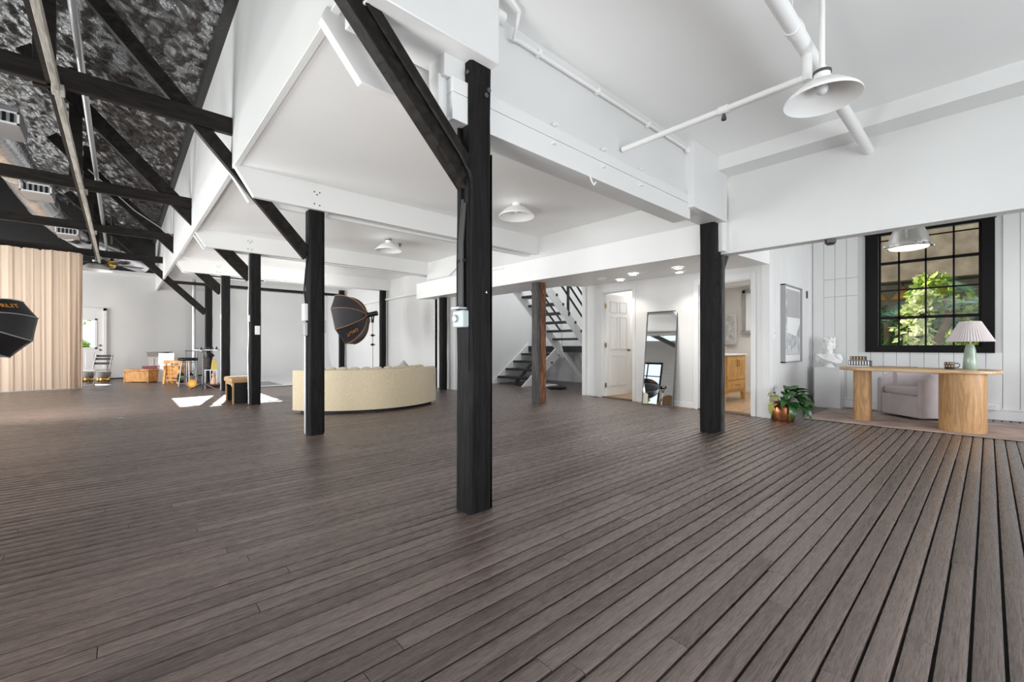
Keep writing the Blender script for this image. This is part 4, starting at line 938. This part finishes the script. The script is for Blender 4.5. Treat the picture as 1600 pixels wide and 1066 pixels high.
tag(MB().lathe([(0,0),(.15,0),(.17,.05),(.16,.07),(0,.07)], (1.76, 13.42, .012), 20).build('round_base', mat('dark_wine_plastic', (.07, .02, .02), .4)), 'dark round base on the floor below the clear side table', 'base')
# things by the far door
t = far('cantilever_chair', 'chrome cantilever chair with black straps, half behind the blush curtain', 'chair', -.62, 15.75)
for sx in (-.22, .22): MB().tube([(sx, .40, .02), (sx, -.05, .02), (sx, -.09, .06), (sx, -.06, .44), (sx, .34, .44), (sx, .44, .84)], .012, 8).build('frame', CHROME, t)
MB().tube([(-.22, .40, .02), (.22, .40, .02)], .012, 8).build('cross_tube', CHROME, t)
for z in (.60, .72, .80): MB().box(-.22, .22, .39+(z-.6)*.3, .405+(z-.6)*.3, z-.03, z+.03).build('back_strap', BLACKPL, t)
MB().box(-.22, .22, -.04, .33, .43, .455).build('seat_strap', WHITEPL, t)
for lab, x, y in (('grey bowl planter on gold feet, half behind the chrome chair', -.72, 18.06), ('grey bowl planter on gold feet nearest the far door frame', -.38, 17.75)):
    t = far('bowl_planter', lab, 'planter', x, y)
    MB().lathe([(0,.13),(.10,.13),(.16,.20),(.175,.30),(.16,.30),(.14,.22),(0,.18)], (0,0,0), 20).build('bowl', mat('grey_concrete', (.35, .34, .33), .8, bump=.1), t)
    for k in range(4): MB().ball((.11*cos(k*pi/2+.4), .11*sin(k*pi/2+.4), .075), .05, (1,1,1.5), 10, 8).build('foot', mat('gold_feet', (.75, .50, .15), .25, 1), t)
t = thing('grey_slats', 'row of grey slats lying on the white studio sweep', 'mat', (3.0, 13.6, .012))  # parallel grey slats and two cross rails laid on the sweep
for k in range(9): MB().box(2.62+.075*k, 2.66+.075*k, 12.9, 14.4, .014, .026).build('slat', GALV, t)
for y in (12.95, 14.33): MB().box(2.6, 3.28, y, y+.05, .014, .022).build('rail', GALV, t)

# ================================================================== MIRROR
t = thing('leaning_mirror', 'tall thin-framed mirror leaning on the white wall by the six-panel door', 'mirror', (0,0,0))
MB().box(-.004, .004, -.285, .285, .02, 1.68).build('glass', MIRROR, t, smooth=False)
for y0, y1, z0, z1 in ((-.30, -.282, 0, 1.70), (.282, .30, 0, 1.70), (-.282, .282, 0, .018), (-.282, .282, 1.682, 1.70)):
    MB().box(-.012, .016, y0, y1, z0, z1).build('frame_bar', mat('pewter_frame', (.10, .10, .105), .35, .8), t, bevel=.002)
MB().box(.006, .012, -.28, .28, .02, 1.68).build('backing', BLACKPL, t)
t.location = (7.055, 3.955, .002); t.rotation_euler = (0, radians(6.6), 0)

# ================================================================== PICTURE WALL, PLANT, PEDESTAL
t = thing('framed_print', 'large framed grey and white photo print on the boarded wall', 'picture', (7.7, 2.12, .82))
fx0, fx1, fz0, fz1 = 7.55, 8.46, .80, 2.02
for a, b_, c, d in ((fx0, fx0+.02, fz0, fz1), (fx1-.02, fx1, fz0, fz1), (fx0, fx1, fz0, fz0+.02), (fx0, fx1, fz1-.02, fz1)):
    MB().box(a, b_, 2.095, 2.16, c, d).build('frame_bar', mat('silver_grey_frame', (.33, .33, .325), .45, .3), t, bevel=.002)
MB().box(fx0+.02, fx1-.02, 2.125, 2.13, fz0+.02, fz1-.02).build('mount', PRINTW, t)
MB().box(7.74, 8.41, 2.121, 2.126, 1.52, 1.96).build('print_block', PRINTG, t)
MB().box(7.62, 7.74, 2.121, 2.126, 1.30, 1.96).build('print_block', PRINT1, t)
MB().prism([(7.62, .92), (8.41, .92), (8.41, 1.42), (8.29, 1.30), (8.21, 1.22), (8.04, 1.24), (7.90, 1.26), (7.74, 1.28), (7.62, 1.30)], 2.121, 2.126, 'xz').build('print_scene', PRINT1, t)
for k in range(7): MB().box(7.68+.10*k, 7.71+.10*k, 2.118, 2.122, .93, 1.02+.03*(k % 3)).build('print_figure', PRINTW, t)
t = thing('light_switch', 'white double switch plate at the corner beside the framed print', 'switch', (7.2, 2.15, 1.15))
MB().box(7.16, 7.27, 2.148, 2.158, 1.18, 1.32).build('plate', WHITEPL, t, bevel=.003)
for x in (7.19, 7.235): MB().box(x, x+.012, 2.138, 2.149, 1.23, 1.27).build('toggle', WHITEPL, t)
tag(MB().box(8.94, 8.96, 2.135, 2.16, 1.90, 2.03).build('wall_hook', STEELD), 'small dark vertical hook high on the boarded wall', 'hook')
tag(MB().box(8.78, 8.86, 2.11, 2.14, .15, .27).build('outlet_box', WHITEPL, bevel=.004), 'white outlet low on the boarded wall left of the pedestal', 'outlet')
t = thing('potted_plant', 'broad-leaved green plant in a brown copper pot by the doorway corner', 'plant', (6.98, 1.96, 0))
px, py = 6.98, 1.96
def sq(r, z, n=6): 
    return [(px+r*((abs(cos(a))**.5)*(1 if cos(a) > 0 else -1)), py+r*((abs(sin(a))**.5)*(1 if sin(a) > 0 else -1)), z) for a in [2*pi*k/32 for k in range(32)]]
m = MB(); prof = [(.10, 0), (.125, .004), (.135, .05), (.135, .20), (.128, .225), (.105, .24), (.10, .262), (.108, .27), (.095, .268), (.09, .23)]
vs = []; 
for r, z in prof: vs += sq(r, z)
m.add(vs, [(i*32+k, i*32+(k+1)%32, (i+1)*32+(k+1)%32, (i+1)*32+k) for i in range(len(prof)-1) for k in range(32)]+[tuple(range(31, -1, -1))])
m.build('pot', COPPER, t, ang=50)
MB().disc((px, py, .232), .085, 16).build('soil', SOIL, t)
def leafmesh(L_, W_, droop, matl):
    m = MB(); n = 8
    def f(u, v):
        s = u; w = W_*sin(pi*min(1, s**.85))**.8*(1-.25*s)+.002
        a = s*droop; x = L_*(sin(a)/droop if droop else s); z = -L_*(1-cos(a))/droop
        return (x, (v-.5)*2*w, z+abs(v-.5)*w*.8)
    return m.grid(f, n, 4)
LM = []
for k, (L_, W_, dr) in enumerate(((.24, .050, 1.1), (.28, .056, 1.5), (.20, .048, .8), (.26, .062, 1.9))):
    for mm in (LEAFM, LEAFY):
        ob = leafmesh(L_, W_, dr, mm); me = bpy.data.meshes.new('leaf'); me.from_pydata(ob.v, [], ob.f); me.materials.append(mm)
        me.polygons.foreach_set('use_smooth', [True]*len(me.polygons)); LM.append(me)
r_ = random.Random(5)
for k in range(38):
    a = 2*pi*k/38*5.0+r_.uniform(-.3, .3); inner = k % 3; el = (.95, .55, .15)[inner]+r_.uniform(-.1, .15)
    stem = (.16, .15, .12)[inner]+r_.uniform(0, .05)
    b0_ = Vector((px+.04*cos(a), py+.04*sin(a), .24)); tip = b0_+Vector((cos(a)*cos(el), sin(a)*cos(el), sin(el)))*stem
    if tip.y > 2.06: 
        a = -a; tip = b0_+Vector((cos(a)*cos(el), -abs(sin(a))*cos(el), sin(el)))*stem; a = atan2(-abs(sin(a)), cos(a))
    sx = cos(a)*RGT.x+sin(a)*RGT.y
    yl = (sx < -.25 and inner == 2) or (sx < -.6 and r_.random() < .6)
    me = LM[r_.randrange(4)*2+(1 if yl else 0)]
    lf = bpy.data.objects.new('leaf', me); C.objects.link(lf); lf.parent = t
    lf.location = tip-Vector((px, py, 0)); lf.rotation_euler = (r_.uniform(-.4, .4), -el*.7+(.25 if inner == 2 else 0), a)
    if sin(a) > .3: lf.scale = (.45, .8, .7)
    MB().tube([b0_, (b0_+tip)/2+Vector((0,0,.01)), tip], .004, 5).build('petiole', LEAFM, t)
pd = thing('pedestal', 'plain pale grey square pedestal in the alcove corner', 'pedestal', (9.13, 1.86, 0))
MB().box(8.97, 9.28, 1.68, 2.05, 0, .70).build('column', PEDM, pd, bevel=.004)
bu = thing('bust_sculpture', 'white plaster bust with curled hair and draped shoulders on the pedestal', 'sculpture', (9.12, 1.865, .70))
m = MB(); cx, cy = 9.12, 1.865
m.ball((cx-.01, cy, 1.06), .072, (1, .86, 1.22), 18, 14); m.ball((cx-.03, cy+.005, 1.01), .05, (1, .85, .9)); m.ball((cx-.085, cy+.005, 1.05), .016, (1.2, .7, 1.2)); m.ball((cx-.078, cy+.005, 1.015), .014, (1, 1.3, .6)); m.ball((cx-.06, cy+.005, 1.09), .035, (1, 1.3, .5))
for k in range(34):
    a = k*2.4; z = 1.09+.08*sin(k*1.7); rr = .072; m.ball((cx+.018+rr*cos(a)*.9, cy+rr*sin(a)*.98, z+.025), .028, n=8, m=6)
m.tube([(cx+.01, cy, .86), (cx+.005, cy, .94), (cx, cy, 1.03)], [.075, .052, .054], 14)
m.ball((cx+.01, cy, .845), .125, (.70, 1.30, .80), 20, 12)
for sg in (1, -1): m.ball((cx-.005, cy+sg*.125, .875), .062, (.95, 1.0, .95), 14, 10); m.ball((cx-.005, cy+sg*.15, .835), .055, (.9, .9, 1.3), 14, 10)
for k in range(8):
    m.tube([(cx-.055, cy+.17-.025*k, .915-.014*k), (cx-.088, cy+.06-.022*k, .835-.008*k), (cx-.055, cy-.08-.014*k, .87-.014*k)], .014, 6)
m.tube([(cx, cy, .735), (cx+.005, cy, .80)], [.05, .10], 14)
bo = m.build('figure', PLASTER, bu, ang=180); rm = bo.modifiers.new('fuse', 'REMESH'); rm.mode = 'VOXEL'; rm.voxel_size = .007; rm.use_smooth_shade = True
MB().lathe([(.0,.70),(.085,.70),(.085,.715),(.06,.73),(.052,.76),(0,.76)], (cx, cy, .0), 24).build('socle', PLASTER, bu)

# ================================================================== RUG, DESK, CHAIR, DESK THINGS
tag(MB().box(7.37, 8.95, -2.2, 1.81, .003, .014).build('area_rug', RUGM, bevel=.003), 'faded pink area rug under the oak desk', 'rug')
dk = thing('desk', 'honey oak desk with a rounded top, one slim leg and one wide oval leg', 'desk', (7.9, .75, .014))
def stad(x0, x1, y0, y1, r, n=12):
    out = []
    for (cx_, cy_, a0) in ((x1-r, y1-r, 0), (x0+r, y1-r, pi/2), (x0+r, y0+r, pi), (x1-r, y0+r, 1.5*pi)):
        for k in range(n+1): out.append((cx_+r*cos(a0+k*pi/2/n), cy_+r*sin(a0+k*pi/2/n)))
    return out
MB().prism(stad(7.46, 8.26, -.12, 1.47, .36), .722, .765, 'xy').build('desk_top', OAKTOP, dk, bevel=.012, seg=3, ang=30)
MB().prism(stad(7.70, 7.92, 1.11, 1.30, .06, 6), .014, .722, 'xy').build('leg', OAK, dk, ang=30)
MB().prism(stad(7.50, 8.18, .01, .43, .205, 12), .014, .722, 'xy').build('leg', OAK, dk, ang=30)
bc = thing('barrel_chair', 'taupe upholstered barrel chair tucked behind the oak desk', 'chair', (0,0,0))
MB().arc((0,.02,0), .29, .36, .035, .65, radians(-32), radians(212), 36, rd=.03).build('wrap_back', PINKFAB, bc)
for sx in (-1, 1):
    MB().prism([(-.36, .035), (-.12, .035), (-.12, .635), (-.18, .63), (-.36, .56)], sx*.325-.035, sx*.325+.035, 'yz').build('arm', PINKFAB, bc, bevel=.022, seg=3)
MB().box(-.29, .29, -.35, .22, .035, .34).build('seat_base', PINKFAB, bc, bevel=.02, seg=3)
m = MB().prism(stad(-.285, .285, -.355, .24, .10), .34, .44, 'xy').build('seat_cushion', PINKFAB, bc, bevel=.04, seg=4)
MB().lathe([(0,.002),(.24,.002),(.24,.035),(0,.035)], (0,0,0), 24).build('swivel_base', BLACKPL, bc)
bc.location = (8.70, .66, .014); bc.rotation_euler = (0, 0, radians(-131))
lp = thing('table_lamp', 'sage green ceramic lamp with a pleated linen shade on the desk', 'lamp', (8.0, .16, .765))
MB().lathe([(0,0),(.062,0),(.067,.012),(.063,.12),(.05,.25),(.036,.31),(.026,.325),(0,.325)], (8.0, .16, .765), 28).build('base', GREENCER, lp)
MB().tube([(8.0, .16, 1.09), (8.0, .16, 1.20)], .012, 10).build('neck', BRASS, lp)
m = MB(); n = 96; vs = []
for (R_, z) in ((.222, 1.115), (.21, 1.132), (.10, 1.365), (.094, 1.372)):
    for k in range(n): a = 2*pi*k/n; rr = R_*(1+(.022 if k % 2 else -.022)); vs.append((8.0+rr*cos(a), .16+rr*sin(a), z))
m.add(vs, [(i*n+k, i*n+(k+1)%n, (i+1)*n+(k+1)%n, (i+1)*n+k) for i in range(3) for k in range(n)])
m.build('shade', SHADEM, lp, smooth=False, fix=False)
t = thing('mug', 'dark patterned mug on the desk left of the table lamp', 'mug', (7.82, .335, .765))
MB().lathe([(0,0),(.041,0),(.047,.01),(.048,.09),(.044,.092),(.042,.015),(0,.012)], (7.82, .335, .765), 24).build('cup', mat('dark_glaze', (.03, .028, .032), .25), t)
m = MB(); 
for k in range(12):
    for j in range(2):
        a = 2*pi*k/12+.26*j; m.bar((7.82+.0472*cos(a), .335+.0472*sin(a), .795+.035*j), (7.82+.0488*cos(a), .335+.0488*sin(a), .818+.035*j), .010, .004)
o = m.build('glaze_dashes', STICKER, t); o['kind'] = 'stuff'
MB().tube([(7.838, .293, .84), (7.85, .262, .84), (7.86, .242, .82), (7.852, .258, .79), (7.84, .29, .78)], .008, 8).build('handle', mat('blue_grey_glaze', (.10, .13, .19), .3), t)
def tray(label, x, y, z, lx, ly, lz, body, face, teeth, tc):
    t = thing('patterned_box', label, 'box', (x, y, z))
    MB().box(x-lx/2, x+lx/2, y-ly/2, y+ly/2, z, z+lz).build('body', body, t, bevel=.006)
    m = MB()
    for k in range(teeth):
        yy = y-ly/2+ly*(k+.5)/teeth; m.box(x-lx/2-.003, x-lx/2+.001, yy-ly/teeth*.22, yy+ly/teeth*.22, z+lz*.25, z+lz*.92)
    o = m.build('front_stripes', tc, t); o['kind'] = 'stuff'
    MB().box(x-lx/2-.002, x-lx/2+.001, y-ly/2, y+ly/2, z, z+lz*.14).build('front_edge', face, t)
    return t
tray('navy box with white stripes at the left end of the desk', 8.05, 1.27, .765, .18, .25, .085, NAVYTILE, WHITEPL, 8, WHITEPL)
tray('small dark and tan striped box stacked on the navy box', 8.05, 1.29, .85, .12, .18, .06, mat('dark_umber', (.05, .03, .025), .5), STICKER, 5, STICKER)
t = thing('tablet', 'thin closed tablet lying in the middle of the desk', 'tablet', (8.0, .86, .765))
MB().box(7.88, 8.12, .66, 1.06, .765, .775).build('slab', mat('warm_grey_case', (.36, .28, .24), .5), t, bevel=.003)
t = thing('outlet_box', 'white raceway outlet on the baseboard right of the desk', 'outlet', (9.29, -.02, .2))
MB().box(9.26, 9.305, -.10, .03, .14, .235).build('body', WHITEPL, t, bevel=.005)
for y in (-.07, -.03): MB().box(9.256, 9.262, y, y+.02, .17, .21).build('socket', PEDM, t)
MB().box(9.31, 9.33, -1.5, 2.1, .142, .165).build('raceway', TRIMW, t)

# ================================================================== BATHROOM, OUTDOORS
va = thing('vanity_cabinet', 'golden pine vanity with a white top in the bright bathroom', 'cabinet', (8.7, 3.5, .012))
MB().box(8.24, 9.24, 3.26, 3.80, .20, .885).build('body', PINE, va, bevel=.003)
for x0, x1 in ((8.30, 8.73), (8.75, 9.18)):
    d = MB().box(x0, x1, 3.238, 3.26, .43, .86).build('door', PINE, va, bevel=.003)
    for k in range(4): MB().box(x0+.06+.08*k, x0+.128+.08*k, 3.233, 3.240, .50, .80).build('door_slat', PINE, d, bevel=.002)
    MB().tube([(8.70 if x0 < 8.5 else 8.78, 3.238, .68), (8.70 if x0 < 8.5 else 8.78, 3.21, .69), (8.70 if x0 < 8.5 else 8.78, 3.21, .79), (8.70 if x0 < 8.5 else 8.78, 3.238, .80)], .008, 6).build('handle', BRASS, d)
d = MB().box(8.30, 9.18, 3.238, 3.26, .24, .40).build('drawer', PINE, va, bevel=.003)
MB().tube([(8.66, 3.238, .32), (8.66, 3.21, .32), (8.82, 3.21, .32), (8.82, 3.238, .32)], .007, 6).build('handle', BRASS, d)
for x in (8.24, 9.17):
    for y in (3.26, 3.73): MB().box(x, x+.07, y, y+.07, .012, .22).build('leg', PINE, va, bevel=.003)
MB().prism([(8.31, .20), (9.17, .20), (9.17, .14), (9.0, .185), (8.48, .185), (8.31, .14)], 3.262, 3.285, 'xz').build('apron', PINE, va)
MB().box(8.20, 9.28, 3.22, 3.82, .885, .915).build('counter', MARBLE, va, bevel=.004)
MB().tube([(8.7, 3.72, .915), (8.7, 3.72, 1.03), (8.7, 3.66, 1.08), (8.7, 3.58, 1.06)], .014, 8).build('faucet', CHROME, va)
def bw(o_): return DA[0]+DN[0]*o_+DD[0]*1.7
XB = 10.72
t = thing('framed_print', 'small pale framed print on the bathroom wall above the vanity', 'picture', (XB-.1, 4.02, 1.1))
MB().box(XB-.13, XB-.10, 3.93, 4.22, 1.10, 1.82).build('frame', mat('pale_frame', (.55, .55, .55), .5), t, bevel=.004); MB().box(XB-.135, XB-.128, 3.97, 4.18, 1.15, 1.77).build('print', PRINT1, t)
t = thing('bath_window', 'narrow grey-framed window in the bathroom', 'window', (XB-.1, 3.5, 1.4))
for a, b_, c, d in ((3.20, 3.27, 1.40, 2.34), (3.73, 3.80, 1.40, 2.34), (3.20, 3.80, 2.27, 2.34), (3.18, 3.84, 1.36, 1.42)): MB().box(XB-.16, XB-.10, a, b_, c, d).build('frame_bar', mat('grey_window_paint', (.30, .30, .30), .5), t, bevel=.003)
MB().box(XB-.125, XB-.12, 3.27, 3.73, 1.42, 2.27).build('pane', mat('frosted_glass', (.80, .82, .84), .3), t)
t = thing('toilet', 'white toilet partly hidden behind the bathroom door trim', 'toilet', (10.2, 3.0, .012))
MB().lathe([(0,.012),(.12,.012),(.10,.10),(.12,.25),(.20,.36),(.20,.40),(0,.40)], (10.05, 3.05, 0), 24).build('bowl', MARBLE, t); MB().box(10.27, 10.45, 2.83, 3.27, .36, .78).build('tank', MARBLE, t, bevel=.02)
MB().disc((10.05, 3.05, .40), .20, 24, (0,0,1), .03).build('seat', MARBLE, t)

struct(MB().box(9.6, 30, -14, 14, -.3, -.02), 'ground_garden', GROUND)
struct(MB().box(-30, -5.2, -14, 34, -.3, -.02).box(-5.2, 9.6, 19.3, 40, -.3, -.02), 'ground_yard', GROUND)
t = thing('neighbour_house', 'neighbouring house with rough tan plaster under a deep eave, outside the black window', 'house', (13.5, .7, 0))
MB().box(12.5, 12.75, -3, 4, 2.48, 4.6).build('fascia', STONEW, t); MB().box(12.75, 15, -3, 4, 2.60, 2.7).build('eave_soffit', mat('dark_eave', (.12, .10, .085), .8), t)
MB().box(14.4, 14.6, -3, 4, 0, 2.6).build('wall', mat('shaded_tan_wall', (.42, .36, .30), .9, var=.2), t)
for y in (1.75, 1.30, .72):
    MB().lathe([(.02, 2.42), (.06, 2.36), (.20, 2.16), (.22, 2.12), (0, 2.12)], (13.1, y, 0), 14).build('porch_lantern', mat('orange_lantern', (.60, .33, .08), .6), t)
    MB().tube([(13.1, y, 2.42), (13.1, y, 2.60)], .01, 6).build('lantern_cord', BLACKPL, t)
def leaves(name, par, mt, centers, n, size, seed):
    g = np.random.default_rng(seed); V = []; 
    cs = np.array([c[:3] for c in centers]); rs = np.array([c[3] for c in centers]); idx = g.integers(0, len(cs), n)
    d = g.normal(size=(n, 3)); d /= np.linalg.norm(d, axis=1)[:, None]
    p = cs[idx]+d*(rs[idx]*(g.random(n)**.4))[:, None]
    a = g.normal(size=(n, 3)); a /= np.linalg.norm(a, axis=1)[:, None]; b = np.cross(a, g.normal(size=(n, 3))); b /= np.linalg.norm(b, axis=1)[:, None]
    s = size*(.6+.8*g.random(n))[:, None]
    v = np.stack([p-a*s, p-b*s*.45+a*s*.1, p+a*s, p+b*s*.45+a*s*.1], 1).reshape(-1, 3)-np.array(ORG[par.name])
    me = bpy.data.meshes.new(name); me.from_pydata(v.tolist(), [], [(4*i, 4*i+1, 4*i+2, 4*i+3) for i in range(n)]); me.materials.append(mt)
    o = bpy.data.objects.new(name, me); C.objects.link(o); o.parent = par; o['kind'] = 'stuff'; return o
def tree(name, label, cat, base, trunk, centers, mt, n, size, seed, rad=(.09, .05)):
    t = thing(name, label, cat, base)
    k = len(trunk); MB().tube(trunk, [rad[0]+(rad[1]-rad[0])*i/(k-1) for i in range(k)], 10).build('trunk', BARK, t)
    leaves('foliage', t, mt, centers, n, size, seed); return t
tree('garden_tree', 'bright leafy tree with a slanting trunk outside the black window', 'tree', (11.6, .72, 0), [(11.6, .80, 0), (11.6, .78, .8), (11.6, .62, 1.25), (11.6, .50, 1.6), (11.7, .55, 2.1)],
     [(11.7, .75, 2.0, .40), (11.7, .35, 1.85, .36), (11.6, .95, 1.65, .30), (11.8, .75, 2.25, .3), (11.6, .15, 1.6, .28)], LF1, 620, .085, 11)
tree('garden_shrub', 'pale flowering shrub left of the slanting tree outside', 'shrub', (11.2, 1.0, 0), [(11.2, 1.0, 0), (11.2, .98, .6), (11.2, .95, 1.2)], [(11.2, .98, 1.3, .32), (11.3, .90, 1.75, .26), (11.25, .95, 1.0, .35), (11.4, .85, 2.0, .2)], LF3, 420, .07, 12, (.04, .02))
tree('garden_shrub', 'yellow-green shrub right of the slanting tree outside', 'shrub', (11.0, .30, 0), [(11.0, .30, 0), (11.0, .30, .6), (11.0, .3, 1.0)], [(11.0, .32, 1.15, .25), (11.1, .15, .95, .3), (11.0, .45, .9, .25)], LF1, 700, .05, 13, (.04, .02))
tree('garden_shrub', 'deep green shrub at the left edge of the black window view', 'shrub', (12.2, 1.75, 0), [(12.2, 1.75, 0), (12.2, 1.75, .7), (12.2, 1.7, 1.3)], [(12.2, 1.7, 1.2, .4), (12.2, 1.5, .95, .4), (12.3, 1.85, 1.6, .35)], LF2, 700, .08, 14, (.04, .02))
tree('garden_shrub', 'deep green shrub low behind the table lamp outside', 'shrub', (11.6, -.1, 0), [(11.6, -.1, 0), (11.6, -.1, .5), (11.6, -.05, 1.1)], [(11.6, -.05, 1.1, .4), (11.8, .15, 1.6, .35), (11.8, -.3, 1.3, .4)], LF2, 700, .08, 15, (.04, .02))
tree('garden_hedge', 'dense green hedge in front of the neighbouring house', 'hedge', (13.4, .8, 0), [(13.4, .8, 0), (13.4, .8, .8), (13.4, .8, 1.3)], [(13.5, y_, .9+.5*(k % 2), .6) for k, y_ in enumerate((-.8, -.3, .2, .7, 1.2, 1.7, 2.2, 2.7))], LF2, 2600, .09, 16, (.05, .03))
def palm(label, base, h, n, L_, mt, seed):
    t = thing('palm', label, 'palm', base); r = random.Random(seed)
    MB().tube([base, (base[0], base[1], h)], [.07, .05], 8).build('trunk', BARK, t)
    for k in range(n):
        a = 2*pi*k/n+r.uniform(-.2, .2); el = r.uniform(-.1, 1.0); c = Vector((base[0], base[1], h)); d = Vector((cos(a)*cos(el), sin(a)*cos(el), sin(el))); m = MB()
        tip0 = c+d*L_*.45; m.tube([c, tip0], .008, 5); sd = d.cross(Vector((0,0,1))).normalized(); up = sd.cross(d)
        for j in range(21):
            b = (j/20-.5)*2.5; dd = d*cos(b)+sd*sin(b); q = tip0+dd*L_*.5-Vector((0,0,.06*L_)); w = up.cross(dd)*.006
            m.add([tip0-w*.5, tip0+w*.5, tip0+dd*L_*.25+w, q, tip0+dd*L_*.25-w], [(0,1,2,3,4)])
        m.build('frond', mt, t, fix=False, smooth=False)
palm('fan palm with silvery fronds at the left of the black window view', (12.0, 1.45, 0), 1.55, 9, .75, LF4, 3)
palm('fan palm with blue-green fronds at the right of the black window view', (11.2, -.02, 0), 1.75, 10, .80, LF4, 4)
tag(MB().box(14.0, 14.05, .9, 3.0, 0, 1.25).build('fence_panel', FENCE), 'grey-blue fence panel low behind the pale flowering shrub', 'fence')
# beyond the far door
tree('garden_tree', 'small green tree top seen through the far door glass', 'tree', (-1.3, 26, 0), [(-1.3, 26, 0), (-1.3, 26, 1.6), (-1.3, 26, 2.4)], [(-1.5, 26, 2.6, .7), (-.7, 26.2, 2.7, .5)], LF1, 700, .10, 21)
tree('garden_shrub', 'round green shrub low in the far door glass', 'shrub', (-1.2, 23.5, 0), [(-1.2, 23.5, 0), (-1.2, 23.5, .5), (-1.2, 23.5, .9)], [(-1.2, 23.5, 1.0, .35)], LF1, 500, .09, 22, (.04, .02))
# trees beyond the unseen side windows (the mirror shows them)
for k, (y_, z_) in enumerate(((2, 2.2), (6.2, 2.4), (10.6, 2.2), (15, 2.3))):
    tree('yard_tree', ['side yard tree nearest the camera side', 'side yard tree by the wicker chair window', 'side yard tree seen in the leaning mirror', 'side yard tree beyond the curtain end'][k], 'tree', (-9, y_, 0), [(-9, y_, 0), (-9, y_+.1, 1.2), (-9, y_, z_)], [(-9, y_, z_, 1.1), (-9.2, y_+.8, z_-.5, .9), (-8.9, y_-.8, z_-.4, .9)], LF1 if k % 2 else LF3, 900, .16, 30+k, (.14, .07))
# furniture behind the viewer's left, reflected in the leaning mirror
t = thing('peacock_chair', 'brown wicker chair with a rounded back, shown in the leaning mirror', 'chair', (-2.6, 8.9, 0))
m = MB()
def pk(u, v): 
    a = -1.25+2.5*u; r = .62*(v**.8); return (-2.75+.12*cos(a*1.1)-.1*v, 8.9+r*sin(a)*.95, .45+r*cos(a)*1.35)
m.grid(pk, 20, 10).build('woven_back', WICKER, t, fix=False, ang=180)
MB().tube([pk(k/16, 1.0) for k in range(17)], .03, 8).build('back_rim', RATTAN, t)
MB().lathe([(0,.40),(.36,.40),(.38,.43),(.36,.46),(0,.46)], (-2.45, 8.9, 0), 20).build('seat', WICKER, t); MB().lathe([(.30,0),(.20,.22),(.30,.42),(.28,.42),(.18,.22),(.28,0)], (-2.45, 8.9, 0), 20).build('base', WICKER, t)
t = thing('armchair', 'mustard upholstered armchair, shown low in the leaning mirror', 'chair', (-3.1, 10.2, 0))
MB().box(-3.5, -2.8, 9.85, 10.55, .12, .44).build('seat', MUSTARD, t, bevel=.05, seg=3); MB().box(-3.6, -3.42, 9.85, 10.55, .3, .95).build('backrest', MUSTARD, t, bevel=.06, seg=3)
for y0 in (9.78, 10.5): MB().box(-3.5, -2.85, y0, y0+.12, .12, .62).build('arm', MUSTARD, t, bevel=.04, seg=3)
for x_ in (-3.45, -2.87):
    for y0 in (9.87, 10.49): MB().tube([(x_, y0, 0), (x_, y0, .13)], .022, 8).build('leg', BLACKPL, t)
